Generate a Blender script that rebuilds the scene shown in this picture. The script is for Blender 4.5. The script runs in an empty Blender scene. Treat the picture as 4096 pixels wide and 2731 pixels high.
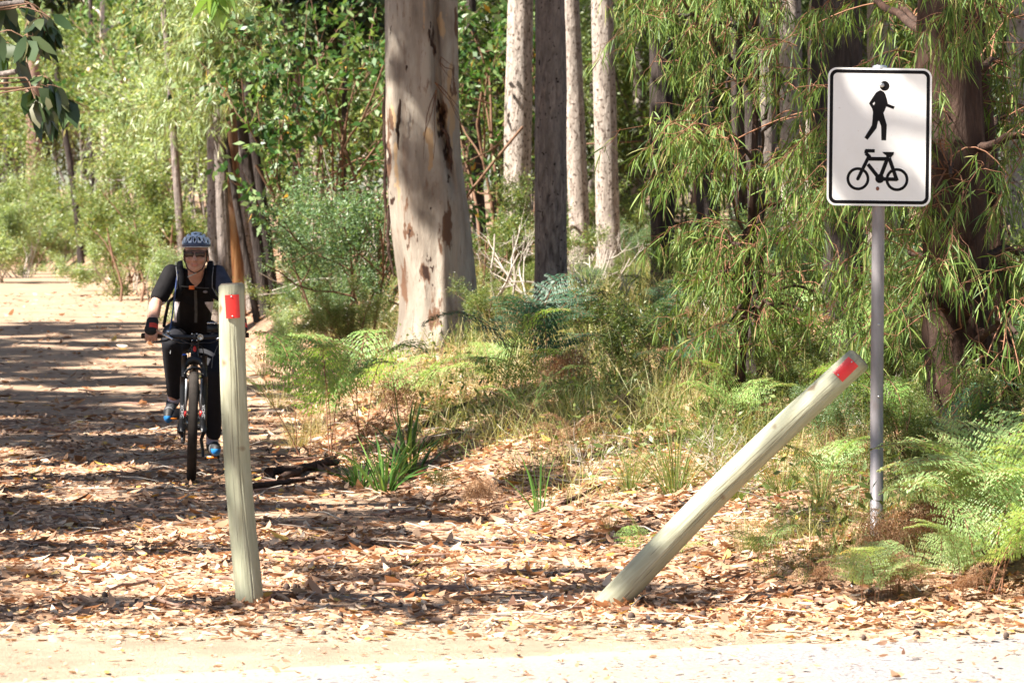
import bpy, math, random
import numpy as np
from mathutils import Vector, Matrix
from mathutils.geometry import tessellate_polygon

sc = bpy.context.scene
R = math.radians
# ------------------------------------------------------------------ camera, sky, sun, exposure
F, H, YH, CX = 14000.0, 1.46, 1000.0, 2048.0          # focal length (px of the 4096 px photo), eye height, horizon row, centre column
cam_d = bpy.data.cameras.new("camera")
cam = bpy.data.objects.new("camera", cam_d)
sc.collection.objects.link(cam)
cam.location = (0, 0, H)
cam.rotation_euler = (R(90), 0, 0)
cam_d.sensor_width = 36
cam_d.lens = 36 * F / 4096
cam_d.shift_y = (YH - 1365.5) / 4096
cam_d.clip_end = 3000
cam_d.dof.use_dof = True
cam_d.dof.focus_distance = 17.5
cam_d.dof.aperture_fstop = 9.0
sc.camera = cam

ELEV = R(52)
sh = Vector((-0.90, -0.43, 0)).normalized()
S = Vector((sh.x * math.cos(ELEV), sh.y * math.cos(ELEV), math.sin(ELEV)))
world = bpy.data.worlds.new("World"); sc.world = world
world.use_nodes = True
wn = world.node_tree
sky = wn.nodes.new("ShaderNodeTexSky")
sky.sky_type = 'NISHITA'; sky.sun_disc = False
sky.sun_elevation = ELEV; sky.sun_rotation = math.atan2(S.x, S.y)
wn.links.new(sky.outputs[0], wn.nodes["Background"].inputs[0])
wn.nodes["Background"].inputs[1].default_value = 0.05
sun_d = bpy.data.lights.new("sun", 'SUN')
sun_d.energy = 5.0; sun_d.angle = R(0.53); sun_d.color = (1.0, 0.94, 0.84)
sun = bpy.data.objects.new("sun", sun_d); sc.collection.objects.link(sun)
sun.rotation_euler = S.to_track_quat('Z', 'Y').to_euler()
sc.view_settings.view_transform = 'Standard'
sc.view_settings.look = 'None'
sc.view_settings.exposure = 1.93
sc.view_settings.gamma = 1
sc.cycles.max_bounces = 6
sc.cycles.diffuse_bounces = 3
sc.cycles.glossy_bounces = 2
sc.cycles.caustics_reflective = False
sc.cycles.caustics_refractive = False

# ------------------------------------------------------------------ helpers
rng = np.random.default_rng(7)
def unit(v):
    v = np.asarray(v, float); n = np.linalg.norm(v, axis=-1, keepdims=True); return v / np.maximum(n, 1e-9)
def P(px, py, d): return np.array([(px - CX) / F * d, d, H - (py - YH) / F * d])

def _h(i, j, k, s):
    h = (i * 73856093) ^ (j * 19349663) ^ (k * 83492791) ^ (s * 2654435761)
    h &= 0xffffffff
    h = ((h ^ (h >> 15)) * 2246822519) & 0xffffffff
    h = ((h ^ (h >> 13)) * 3266489917) & 0xffffffff
    return ((h ^ (h >> 16)) & 0xffffff) / float(0xffffff)
def vnoise(p, s=0):
    p = np.asarray(p, float); i = np.floor(p).astype(np.int64); f = p - i; u = f * f * (3 - 2 * f)
    out = 0
    for a in (0, 1):
        for b in (0, 1):
            for c in (0, 1):
                w = (u[..., 0] if a else 1 - u[..., 0]) * (u[..., 1] if b else 1 - u[..., 1]) * (u[..., 2] if c else 1 - u[..., 2])
                out = out + w * _h(i[..., 0] + a, i[..., 1] + b, i[..., 2] + c, s)
    return out
def fbm(p, s=0, o=4):
    p = np.asarray(p, float); a = .5; t = 0
    for k in range(o):
        t = t + a * vnoise(p * 2 ** k, s + k); a *= .5
    return t / (1 - .5 ** o)
def n2(x, y, sc_=1., s=0, o=3):
    x = np.asarray(x, float); y = np.asarray(y, float)
    return fbm(np.stack([x * sc_, y * sc_, np.zeros_like(x + y)], -1), s, o)

def smooth(t): t = np.clip(t, 0, 1); return t * t * (3 - 2 * t)
def xr(y): return np.interp(y, [-60, 10, 14, 18, 22, 30, 41, 60, 80, 110, 160, 300, 700], [3, 1.6, 1.0, .2, -.86, -1.8, -2.7, -6.2, -10.5, -19, -36, -90, -250])
def xl(y): return xr(y) - np.interp(y, [0, 14, 25, 80], [7, 6, 4.2, 3.9])
def ztrail(y): return np.interp(y, [0, 24, 32, 41, 48, 62, 80, 110, 160, 300, 700], [0, 0, .06, .22, .38, .68, .95, 1.4, 2.2, 5, 12])
def amp(y): return np.interp(y, [12, 13.5, 15, 18, 32, 60, 120], [0, .02, .38, .45, .82, 1.0, 1.5])
def ground(x, y):
    x = np.asarray(x, float); y = np.asarray(y, float)
    tr = np.maximum(0, x - xr(y)); tl = np.maximum(0, xl(y) - x)
    z = ztrail(y) + amp(y) * (1 - np.exp(-tr / 1.2)) + .6 * amp(y) * (1 - np.exp(-tl / 1.2)) * smooth((y - 15) / 4)
    off = smooth(tr / .8) + smooth(tl / .8)
    z = z + smooth((y - 13.6) / 1.5) * ((.09 * off + .018) * (n2(x, y, .9, 3) - .5) + (.05 * off) * (n2(x, y, 3.1, 5) - .5))
    return z
def gz(x, y): return float(ground(x, y))
def onground(px, d):
    x = (px - CX) / F * d
    return np.array([x, d, gz(x, d)])

class MB:
    def __init__(s): s.v = []; s.f = []; s.m = []; s.r = []; s.n = 0
    def add(s, v, f, mat=0, rnd=0.5):
        v = np.asarray(v, float).reshape(-1, 3); f = np.asarray(f, np.int64)
        s.v.append(v); s.f.append(f + s.n); s.m.append(np.full(len(f), mat) if np.isscalar(mat) else np.asarray(mat))
        s.r.append(np.broadcast_to(np.asarray(rnd, float), (len(v),))); s.n += len(v)
    def mesh(s, name, mats, smooth_=True, attrs=None):
        me = bpy.data.meshes.new(name)
        if s.n:
            V = np.concatenate(s.v); lt = np.concatenate([np.full(len(f), f.shape[1]) for f in s.f])
            lv = np.concatenate([f.ravel() for f in s.f]); ls = np.concatenate([[0], np.cumsum(lt)[:-1]])
            me.vertices.add(len(V)); me.vertices.foreach_set('co', V.ravel().astype(np.float32))
            me.loops.add(len(lv)); me.loops.foreach_set('vertex_index', lv.astype(np.int32))
            me.polygons.add(len(lt)); me.polygons.foreach_set('loop_start', ls.astype(np.int32))
            me.polygons.foreach_set('material_index', np.concatenate(s.m).astype(np.int32))
            me.polygons.foreach_set('use_smooth', np.full(len(lt), smooth_))
            at = me.attributes.new('rnd', 'FLOAT', 'POINT'); at.data.foreach_set('value', np.concatenate(s.r).astype(np.float32))
            for k, a in (attrs or {}).items():
                at = me.attributes.new(k, 'FLOAT', 'POINT'); at.data.foreach_set('value', np.asarray(a, np.float32))
            me.update(calc_edges=True)
        for m in (mats if isinstance(mats, (list, tuple)) else [mats]): me.materials.append(m)
        return me
    def build(s, name, mats, parent=None, smooth_=True, attrs=None):
        return link(name, s.mesh(name, mats, smooth_, attrs), parent)
def link(name, me, parent=None):
    o = bpy.data.objects.new(name, me); sc.collection.objects.link(o)
    if parent: o.parent = parent
    return o
def tag(o, label=None, cat=None, group=None, kind=None):
    for k, v in (('label', label), ('category', cat), ('group', group), ('kind', kind)):
        if v: o[k] = v
    return o
def thing(name, label, cat, loc=(0, 0, 0), rz=0, group=None):
    o = bpy.data.objects.new(name, None); sc.collection.objects.link(o)
    o.empty_display_size = .1
    o.location = [float(c) for c in loc]; o.rotation_euler = (0, 0, rz)
    return tag(o, label, cat, group)
def dup(root, loc, rz, label, group=None, scale=1.):
    r = root.copy(); sc.collection.objects.link(r); r.location = [float(c) for c in loc]; r.rotation_euler = (0, 0, rz); r.scale = (scale,) * 3
    r['label'] = label
    if group: r['group'] = group
    for ch in list(root.children):
        c = ch.copy(); sc.collection.objects.link(c); c.parent = r
    return r

def tube(mb, pts, rad, segs=6, mat=0, rnd=.5, cap=True, ell=None):
    pts = np.asarray(pts, float); n = len(pts); rad = np.broadcast_to(np.asarray(rad, float), (n,))
    t = unit(np.gradient(pts, axis=0)) if n > 2 else np.repeat(unit(pts[1:] - pts[:1]), 2, 0)
    ref = np.array([0, 1., 0]) if abs(t[:, 1]).mean() < .8 else np.array([1., 0, 0])
    sd = unit(np.cross(t, ref)); up = np.cross(sd, t)
    a = np.linspace(0, 2 * math.pi, segs, endpoint=False)
    e = (1, 1) if ell is None else ell
    v = pts[:, None] + rad[:, None, None] * (e[0] * np.cos(a)[None, :, None] * sd[:, None] + e[1] * np.sin(a)[None, :, None] * up[:, None])
    i = np.arange(n - 1)[:, None] * segs; j = np.arange(segs)[None]; j2 = (j + 1) % segs
    f = np.stack([i + j, i + segs + j, i + segs + j2, i + j2], -1).reshape(-1, 4)
    mb.add(v.reshape(-1, 3), f[:, ::-1], mat, rnd)
    if cap:
        k = mb.n - n * segs
        mb.f.append(np.array([np.arange(segs)]) + k); mb.m.append(np.array([mat if np.isscalar(mat) else 0]))
        mb.f.append(np.array([np.arange(segs)[::-1]]) + k + (n - 1) * segs); mb.m.append(np.array([mat if np.isscalar(mat) else 0]))
def capsule(mb, pts, rad, segs=14, ell=None, mat=0):
    """tapered chain with rounded ends"""
    pts = [np.asarray(p, float) for p in pts]; rad = list(np.broadcast_to(rad, (len(pts),)))
    d0 = unit(pts[0] - pts[1]); d1 = unit(pts[-1] - pts[-2])
    pp, rr = [], []
    for a in (85, 60, 30): pp.append(pts[0] + d0 * rad[0] * math.sin(R(a))); rr.append(rad[0] * math.cos(R(a)))
    # smooth spine
    n = len(pts); q = np.linspace(0, n - 1, (n - 1) * 5 + 1)
    arr = np.array(pts); 
    for u in q: 
        k = min(int(u), n - 2); w = u - k; w2 = w if n == 2 else w
        pp.append(arr[k] * (1 - w2) + arr[k + 1] * w2); rr.append(rad[k] * (1 - w) + rad[k + 1] * w)
    for a in (30, 60, 85): pp.append(pts[-1] + d1 * rad[-1] * math.sin(R(a))); rr.append(rad[-1] * math.cos(R(a)))
    tube(mb, pp, rr, segs, mat, ell=ell)
def ellipsoid(mb, c, r, rot=None, nu=20, nv=12, mat=0):
    u = np.linspace(0, 2 * math.pi, nu, endpoint=False); w = np.linspace(-math.pi / 2, math.pi / 2, nv + 1)[1:-1]
    v = np.stack([np.cos(w)[:, None] * np.cos(u), np.cos(w)[:, None] * np.sin(u), np.repeat(np.sin(w)[:, None], nu, 1)], -1).reshape(-1, 3)
    v = np.concatenate([v, [[0, 0, -1], [0, 0, 1]]]) * np.asarray(r)
    if rot is not None: v = v @ np.array(rot).T
    v = v + np.asarray(c); m = nv - 1
    i = np.arange(m - 1)[:, None] * nu; j = np.arange(nu)[None]; j2 = (j + 1) % nu
    base = mb.n
    mb.add(v, np.stack([i + j, i + j2, i + nu + j2, i + nu + j], -1).reshape(-1, 4), mat)
    jj = np.arange(nu); b = m * nu
    mb.f.append(np.stack([np.full(nu, b), (jj + 1) % nu, jj], -1) + base); mb.m.append(np.full(nu, mat))
    mb.f.append(np.stack([np.full(nu, b + 1), (m - 1) * nu + jj, (m - 1) * nu + (jj + 1) % nu], -1) + base); mb.m.append(np.full(nu, mat))
def box(mb, c, s, mat=0, rot=None):
    v = np.array([[x, y, z] for x in (-.5, .5) for y in (-.5, .5) for z in (-.5, .5)]) * np.asarray(s, float)
    if rot is not None: v = v @ np.array(rot).T
    mb.add(v + np.asarray(c, float), [[0, 1, 3, 2], [4, 6, 7, 5], [0, 4, 5, 1], [2, 3, 7, 6], [0, 2, 6, 4], [1, 5, 7, 3]], mat)
def remesh(name, mb, mats, parent, voxel=.006, it=4, paint=None):
    o = mb.build(name, mats, None)
    m = o.modifiers.new('r', 'REMESH'); m.mode = 'VOXEL'; m.voxel_size = voxel; m.use_smooth_shade = True
    if it:
        m = o.modifiers.new('s', 'SMOOTH'); m.factor = .5; m.iterations = it
    dg = bpy.context.evaluated_depsgraph_get()
    me = bpy.data.meshes.new_from_object(o.evaluated_get(dg))
    o.modifiers.clear(); old = o.data; o.data = me; bpy.data.meshes.remove(old)
    me.name = name
    me.materials.clear()
    for x in mats: me.materials.append(x)
    if paint is not None:
        c = np.empty(len(me.polygons) * 3, np.float32); me.polygons.foreach_get('center', c)
        me.polygons.foreach_set('material_index', paint(c.reshape(-1, 3)).astype(np.int32))
    else:
        me.polygons.foreach_set('material_index', np.zeros(len(me.polygons), np.int32))
    me.polygons.foreach_set('use_smooth', np.ones(len(me.polygons), bool)); me.update()
    o.parent = parent
    return o

def leaves(mb, p, d, L, W, mat=0, rnd=None, seg=1, droop=0., r=rng, side=None):
    p = np.asarray(p, float); n = len(p); d = unit(d); L = np.broadcast_to(L, (n,))[:, None]; W = np.broadcast_to(W, (n,))[:, None]
    if side is None: side = unit(np.cross(d, r.normal(size=(n, 3))))
    if rnd is None: rnd = r.random(n)
    rnd = np.broadcast_to(rnd, (n,))
    nr = np.cross(side, d)
    if seg == 1:
        v = np.stack([p, p + d * L * .45 + side * W * .5, p + d * L - nr * L * .12, p + d * L * .45 - side * W * .5], 1)
        f = np.arange(n)[:, None] * 4 + np.arange(4)[None]
        mb.add(v.reshape(-1, 3), f, mat, np.repeat(rnd, 4))
    else:
        dz = np.array([0, 0, 1.]) if np.isscalar(droop) else None
        def at(t): 
            q = p + d * L * t
            return q - (np.array([0, 0, 1.]) * droop * L * t * t if dz is not None else nr * np.asarray(droop)[:, None] * L * t * t)
        a, b = at(.3), at(.68)
        fold = nr * W * .12
        v = np.stack([at(0), a + side * W * .5 + fold, a - side * W * .5 + fold, b + side * W * .42 + fold, b - side * W * .42 + fold, at(1.)], 1)
        i = np.arange(n)[:, None] * 6
        mb.add(v.reshape(-1, 3), i + np.array([[0, 1, 2]]), mat, np.repeat(rnd, 6))
        mb.f.append(mb.f[-1][:, :1] + np.array([[1, 3, 4, 2]])); mb.m.append(np.full(n, mat))
        mb.f.append(mb.f[-1][:, :1] - 1 + np.array([[3, 5, 4]])); mb.m.append(np.full(n, mat))

# ------------------------------------------------------------------ materials
def ntree(name):
    m = bpy.data.materials.new(name); m.use_nodes = True
    nt = m.node_tree; b = nt.nodes['Principled BSDF']
    return m, nt, b
def nd(nt, t, **kw):
    n = nt.nodes.new(t)
    for k, v in kw.items(): setattr(n, k, v)
    return n
def ramp(nt, fac, stops):
    r = nd(nt, 'ShaderNodeValToRGB'); e = r.color_ramp.elements
    while len(e) < len(stops): e.new(.5)
    for k, (p, c) in enumerate(stops): e[k].position = p; e[k].color = (*c, 1)
    nt.links.new(fac, r.inputs[0]); return r.outputs[0]
def coords(nt, scale=(1, 1, 1), kind='Object'):
    tc = nd(nt, 'ShaderNodeTexCoord'); mp = nd(nt, 'ShaderNodeMapping'); mp.inputs['Scale'].default_value = scale
    nt.links.new(tc.outputs[kind], mp.inputs[0]); return mp.outputs[0]
def noise(nt, vec, scale, detail=6, rough=.6, dist=0.):
    n = nd(nt, 'ShaderNodeTexNoise'); n.inputs['Scale'].default_value = scale; n.inputs['Detail'].default_value = detail
    n.inputs['Roughness'].default_value = rough; n.inputs['Distortion'].default_value = dist
    nt.links.new(vec, n.inputs['Vector']); return n.outputs['Fac']
def mix(nt, fac, a, b):
    m = nd(nt, 'ShaderNodeMix', data_type='RGBA')
    if isinstance(fac, (int, float)): m.inputs[0].default_value = fac
    else: nt.links.new(fac, m.inputs[0])
    for s, c in ((6, a), (7, b)):
        if isinstance(c, tuple): m.inputs[s].default_value = (*c, 1)
        else: nt.links.new(c, m.inputs[s])
    return m.outputs[2]
def bump(nt, b, h, strength=.5, dist=.02):
    n = nd(nt, 'ShaderNodeBump'); n.inputs['Strength'].default_value = strength; n.inputs['Distance'].default_value = dist
    nt.links.new(h, n.inputs['Height']); nt.links.new(n.outputs[0], b.inputs['Normal'])
def attr(nt, name):
    a = nd(nt, 'ShaderNodeAttribute'); a.attribute_name = name; return a.outputs['Fac']
def plain(name, c, rough=.6, metal=0., spec=.4, var=.25):
    m, nt, b = ntree(name)
    f = noise(nt, coords(nt), 25, 4)
    nt.links.new(ramp(nt, f, [(.3, tuple(x * (1 - var) for x in c)), (.7, tuple(min(1, x * (1 + var)) for x in c))]), b.inputs['Base Color'])
    b.inputs['Roughness'].default_value = rough; b.inputs['Metallic'].default_value = metal; b.inputs['Specular IOR Level'].default_value = spec
    return m
def leafmat(name, stops, trans=.38, rough=.42, tint=(1.25, 1.2, .55), spec=.5):
    m, nt, b = ntree(name)
    col = ramp(nt, attr(nt, 'rnd'), stops)
    nt.links.new(col, b.inputs['Base Color']); b.inputs['Roughness'].default_value = rough; b.inputs['Specular IOR Level'].default_value = spec
    t = nd(nt, 'ShaderNodeBsdfTranslucent')
    mm = nd(nt, 'ShaderNodeMix', data_type='RGBA', blend_type='MULTIPLY'); mm.inputs[0].default_value = 1
    nt.links.new(col, mm.inputs[6]); mm.inputs[7].default_value = (*[x * 1.3 for x in tint], 1)
    nt.links.new(mm.outputs[2], t.inputs[0])
    ms = nd(nt, 'ShaderNodeMixShader'); ms.inputs[0].default_value = trans
    nt.links.new(b.outputs[0], ms.inputs[1]); nt.links.new(t.outputs[0], ms.inputs[2])
    nt.links.new(ms.outputs[0], nt.nodes['Material Output'].inputs[0])
    return m
def barkmat(name, stops, vs=.18, scale=9, bmp=.6, dist=.03, pits=None, rough=.85):
    m, nt, b = ntree(name)
    v = coords(nt, (1, 1, vs))
    f = noise(nt, v, scale, 8, .65, .4)
    col = ramp(nt, f, stops)
    g = noise(nt, coords(nt, (1, 1, .6)), 2.2, 4, .6)
    col = mix(nt, ramp(nt, g, [(.42, (0, 0, 0)), (.62, (.55, .55, .55))]), col, tuple(x * .55 + .02 for x in stops[-1][1]))
    if pits:
        q = noise(nt, coords(nt, (1, 1, .7)), pits[0], 3, .5)
        col = mix(nt, ramp(nt, q, [(pits[1], (0, 0, 0)), (pits[1] + .06, (1, 1, 1))]), col, pits[2])
    nt.links.new(col, b.inputs['Base Color']); b.inputs['Roughness'].default_value = rough; b.inputs['Specular IOR Level'].default_value = .2
    bump(nt, b, f, bmp, dist)
    return m

M = {}
M['leaf_fine'] = leafmat('fine_leaf', [(0, (.07, .11, .025)), (.5, (.14, .20, .06)), (.85, (.23, .29, .10)), (1, (.34, .30, .14))])
M['leaf_pale'] = leafmat('hazy_pale_leaf', [(0, (.17, .22, .09)), (.5, (.27, .36, .17)), (.88, (.39, .47, .26)), (1, (.48, .44, .29))])  # pale foliage, lightened further in colour to stand in for distant haze and sun
M['leaf_blue'] = leafmat('feathery_leaf', [(0, (.06, .12, .05)), (.6, (.13, .22, .10)), (1, (.25, .34, .18))])
M['leaf_dim'] = leafmat('shaded_thicket_leaf', [(0, (.03, .06, .015)), (.5, (.08, .12, .03)), (.9, (.16, .21, .05)), (1, (.2, .18, .08))])  # darker leaf copy, the forest shade put into its colour
M['leaf_broad'] = leafmat('broad_leaf', [(0, (.02, .06, .015)), (.5, (.06, .14, .03)), (.9, (.21, .29, .12)), (.978, (.21, .29, .12)), (.982, (.5, .33, .04)), (1, (.42, .2, .05))], trans=.3, rough=.42, spec=.4)
M['leaf_pepper'] = leafmat('peppermint_leaf', [(0, (.045, .09, .02)), (.5, (.11, .18, .035)), (.88, (.2, .28, .065)), (1, (.28, .26, .1))], trans=.24, rough=.55, spec=.3)
M['leaf_canopy'] = leafmat('canopy_leaf', [(0, (.025, .05, .012)), (1, (.055, .09, .025))], trans=.08)
M['fern'] = leafmat('fern_leaf', [(0, (.08, .17, .04)), (.5, (.19, .33, .08)), (1, (.36, .46, .17))], trans=.35, rough=.5)
M['fern_lit'] = leafmat('sunlit_fern_leaf', [(0, (.20, .32, .12)), (.6, (.36, .48, .20)), (1, (.52, .50, .26))], trans=.35, rough=.5)  # lighter copy of the fern leaf, with sunlight put into its colour
M['fern_dry'] = leafmat('dry_fern', [(0, (.15, .075, .04)), (.5, (.28, .165, .09)), (1, (.46, .33, .21))], trans=.25, rough=.8, tint=(1.1, .8, .55), spec=.2)
M['grass'] = leafmat('grass_blade', [(0, (.05, .10, .02)), (.5, (.12, .19, .04)), (.8, (.24, .27, .08)), (1, (.42, .35, .18))], trans=.3, rough=.5)
M['strap'] = leafmat('strap_leaf', [(0, (.03, .08, .015)), (.6, (.07, .16, .03)), (1, (.16, .27, .06))], trans=.25, rough=.35)
M['litter'] = leafmat('litter_leaf', [(0, (.10, .045, .025)), (.22, (.24, .13, .075)), (.45, (.43, .245, .14)), (.75, (.61, .41, .27)), (.97, (.72, .58, .43)), (1, (.55, .35, .08))], trans=.12, rough=.6, tint=(1.1, .8, .6), spec=.4)
M['twig'] = plain('twig_bark', (.16, .085, .05), .8)
M['twig_pale'] = plain('dead_twig', (.42, .37, .32), .8)
M['twig_red'] = plain('red_twig', (.24, .11, .06), .7)
M['bark_dark'] = barkmat('dark_stringy_bark', [(.3, (.012, .009, .008)), (.52, (.045, .034, .030)), (.72, (.11, .085, .075))], .16, 22, 1., .05)
M['bark_grey'] = barkmat('grey_rough_bark', [(.3, (.05, .042, .038)), (.5, (.20, .165, .15)), (.7, (.38, .325, .29))], .25, 26, .9, .04, (30, .62, (.02, .016, .015)))
M['bark_pale'] = barkmat('pale_mottled_bark', [(.3, (.14, .115, .10)), (.48, (.36, .30, .26)), (.66, (.56, .485, .43))], .3, 20, .9, .03, (34, .57, (.10, .07, .055)))
M['bark_red'] = barkmat('reddish_bark', [(.3, (.13, .07, .055)), (.5, (.27, .16, .12)), (.7, (.38, .26, .2))], .15, 14, .7, .03)
M['bark_orange'] = barkmat('peeling_orange_bark', [(.3, (.07, .03, .015)), (.46, (.26, .11, .045)), (.56, (.44, .23, .10)), (.74, (.40, .30, .21))], .10, 12, .8, .04)
M['bark_brown'] = barkmat('brown_flaky_bark', [(.3, (.014, .007, .005)), (.52, (.055, .028, .019)), (.76, (.15, .09, .065))], .2, 17, 1., .05)

# ground sheets
m, nt, b = ntree('forest_floor')
v = coords(nt); f = noise(nt, v, 3.5, 8, .7); g = noise(nt, v, 40, 4, .7)
c = ramp(nt, f, [(.3, (.07, .04, .025)), (.5, (.2, .115, .07)), (.7, (.34, .22, .14))])
c = mix(nt, ramp(nt, g, [(.4, (0, 0, 0)), (.65, (.7, .7, .7))]), c, (.36, .24, .16))
nt.links.new(c, b.inputs['Base Color']); b.inputs['Roughness'].default_value = .95; bump(nt, b, g, .7, .03); M['floor'] = m
m, nt, b = ntree('sandy_track')
v = coords(nt); f = noise(nt, v, 1.6, 8, .65); g = noise(nt, v, 60, 5, .7)
c = ramp(nt, f, [(.3, (.22, .14, .09)), (.5, (.31, .21, .14)), (.72, (.40, .29, .20))])
c = mix(nt, ramp(nt, g, [(.45, (0, 0, 0)), (.7, (.6, .6, .6))]), c, (.30, .17, .10))
nt.links.new(c, b.inputs['Base Color']); b.inputs['Roughness'].default_value = .95; bump(nt, b, g, .5, .02); M['track'] = m
m, nt, b = ntree('sandy_shoulder')
v = coords(nt); f = noise(nt, v, 2.0, 8, .7); g = noise(nt, v, 55, 5, .75)
c = ramp(nt, f, [(.3, (.28, .20, .135)), (.5, (.38, .295, .21)), (.72, (.47, .385, .29))])
c = mix(nt, ramp(nt, g, [(.52, (0, 0, 0)), (.72, (.6, .6, .6))]), c, (.33, .22, .13))
nt.links.new(c, b.inputs['Base Color']); b.inputs['Roughness'].default_value = .95; bump(nt, b, g, 1., .02); M['shoulder'] = m
m, nt, b = ntree('dusty_asphalt')
v = coords(nt); f = noise(nt, v, 70, 4, .8); g = noise(nt, v, 1.3, 6, .6)
c = ramp(nt, f, [(.35, (.10, .092, .095)), (.5, (.22, .205, .205)), (.66, (.36, .33, .315))])
c = mix(nt, ramp(nt, g, [(.42, (0, 0, 0)), (.66, (.75, .75, .75))]), c, (.29, .235, .17))
dd = nd(nt, 'ShaderNodeMath', operation='MULTIPLY_ADD'); nt.links.new(noise(nt, v, 9, 6, .7), dd.inputs[0]); dd.inputs[1].default_value = 1.6; dd.inputs[2].default_value = -1.15
da = nd(nt, 'ShaderNodeMath', operation='MULTIPLY_ADD'); nt.links.new(attr(nt, 'dust'), da.inputs[0]); da.inputs[1].default_value = 1.3; nt.links.new(dd.outputs[0], da.inputs[2])
c = mix(nt, ramp(nt, da.outputs[0], [(.1, (0, 0, 0)), (.6, (1, 1, 1))]), c, (.37, .285, .205))
nt.links.new(c, b.inputs['Base Color']); b.inputs['Roughness'].default_value = .9; bump(nt, b, f, .4, .006); M['asphalt'] = m

# ------------------------------------------------------------------ the ground, the track, the road
def grid(name, X, Y, Z, mat):
    mb = MB(); n, k = X.shape
    i = np.arange(n - 1)[:, None] * k; j = np.arange(k - 1)[None]
    mb.add(np.stack([X, Y, Z], -1), np.stack([i + j, i + j + 1, i + k + j + 1, i + k + j], -1).reshape(-1, 4))
    return tag(mb.build(name, mat), kind='structure')
gx = np.concatenate([-np.geomspace(400, 14, 26), np.linspace(-13.5, 7, 150), np.geomspace(7.5, 400, 30)])
gy = np.concatenate([-np.geomspace(300, 8, 14), np.linspace(-6, 10, 12), np.linspace(10.5, 40, 160), np.linspace(40.5, 130, 120), np.geomspace(133, 900, 26)])
X, Y = np.meshgrid(gx, gy)
inp = smooth((X - xl(Y)) / .35) * smooth((xr(Y) - X) / .35) * (Y > 12.6)
grid('ground', X, Y, ground(X, Y) - .06 * inp - .05 * (Y < 13.0), M['floor'])
yy = np.concatenate([np.linspace(13.0, 40, 220), np.linspace(40.4, 150, 180)])
uu = np.linspace(0, 1, 42)
lft, rgt = xl(yy) + .25 * (n2(yy, yy * 0, .7, 11) - .5) - .12, xr(yy) + .35 * (n2(yy, yy * 0, .9, 12) - .5) + .12
X = lft[:, None] * (1 - uu) + rgt[:, None] * uu; Y = np.repeat(yy[:, None], 42, 1)
edge = np.minimum(uu, 1 - uu)[None] * (rgt - lft)[:, None]
grid('path', X, Y, ground(X, Y) + .012 - .05 * (1 - smooth(edge / .18)) - .03 * smooth((13.6 - Y) / .3), M['track'])
def yroad(x): return 12.55 + .48 * np.clip(x, -5, 2.6) + .12 * (n2(x, x * 0, .8, 21) - .5)
xs = np.linspace(-30, 30, 240)
y1 = np.minimum(yroad(xs), 14.2)
X = np.repeat(xs[:, None], 40, 1); k = np.linspace(0, 1, 40)
Y = y1[:, None] * k + 3.0 * (1 - k)
ro = grid('road', X, Y, np.zeros_like(X) + .010, M['asphalt'])
at = ro.data.attributes.new('dust', 'FLOAT', 'POINT'); at.data.foreach_set('value', (smooth((Y - y1[:, None] + .55) / .5)).astype(np.float32).ravel())
X = np.repeat(xs[:, None], 14, 1); k = np.linspace(0, 1, 14)
yb = np.maximum(13.85 + .5 * (n2(xs, xs * 0, 1.6, 31) - .5), y1 + .15)
Y = (y1[:, None] - .25) * (1 - k) + yb[:, None] * k
Z = ground(X, Y) + .016 - .03 * (1 - smooth(k / .16))
grid('road_shoulder', X, Y, np.where(k[None] > .99, ground(X, Y) - .02, Z), M['shoulder'])

# ------------------------------------------------------------------ trees: trunks, crowns
def trunk(mb, pts, rad, segs=28, rings=90, rough=.05, fl=0., mat=0, seed=0, k=3.):
    pts = np.asarray(pts, float); s = np.linspace(0, 1, len(pts)); u = np.linspace(0, 1, rings)
    c = np.stack([np.interp(u, s, pts[:, a]) for a in range(3)], -1)
    if len(pts) > 2:
        ker = np.ones(9) / 9
        for a in range(2):
            q = np.pad(c[:, a], 4, mode='edge'); c[:, a] = np.convolve(q, ker, 'valid')
    r = np.interp(u, s, rad)
    h = c[:, 2] - c[0, 2]
    r = r * (1 + fl * np.exp(-np.maximum(h, 0) / .25))
    a = np.linspace(0, 2 * math.pi, segs, endpoint=False)
    q = np.stack([np.repeat(np.cos(a)[None] * k, rings, 0), np.repeat(np.sin(a)[None] * k, rings, 0), np.repeat(h[:, None] * 1.3, segs, 1)], -1)
    rr = r[:, None] * (1 + rough * 2 * (fbm(q, seed, 4) - .5))
    v = c[:, None] + np.stack([rr * np.cos(a), rr * np.sin(a), np.zeros_like(rr)], -1)
    i = np.arange(rings - 1)[:, None] * segs; j = np.arange(segs)[None]; j2 = (j + 1) % segs
    mb.add(v.reshape(-1, 3), np.stack([i + j, i + j2, i + segs + j2, i + segs + j], -1).reshape(-1, 4), mat)

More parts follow.
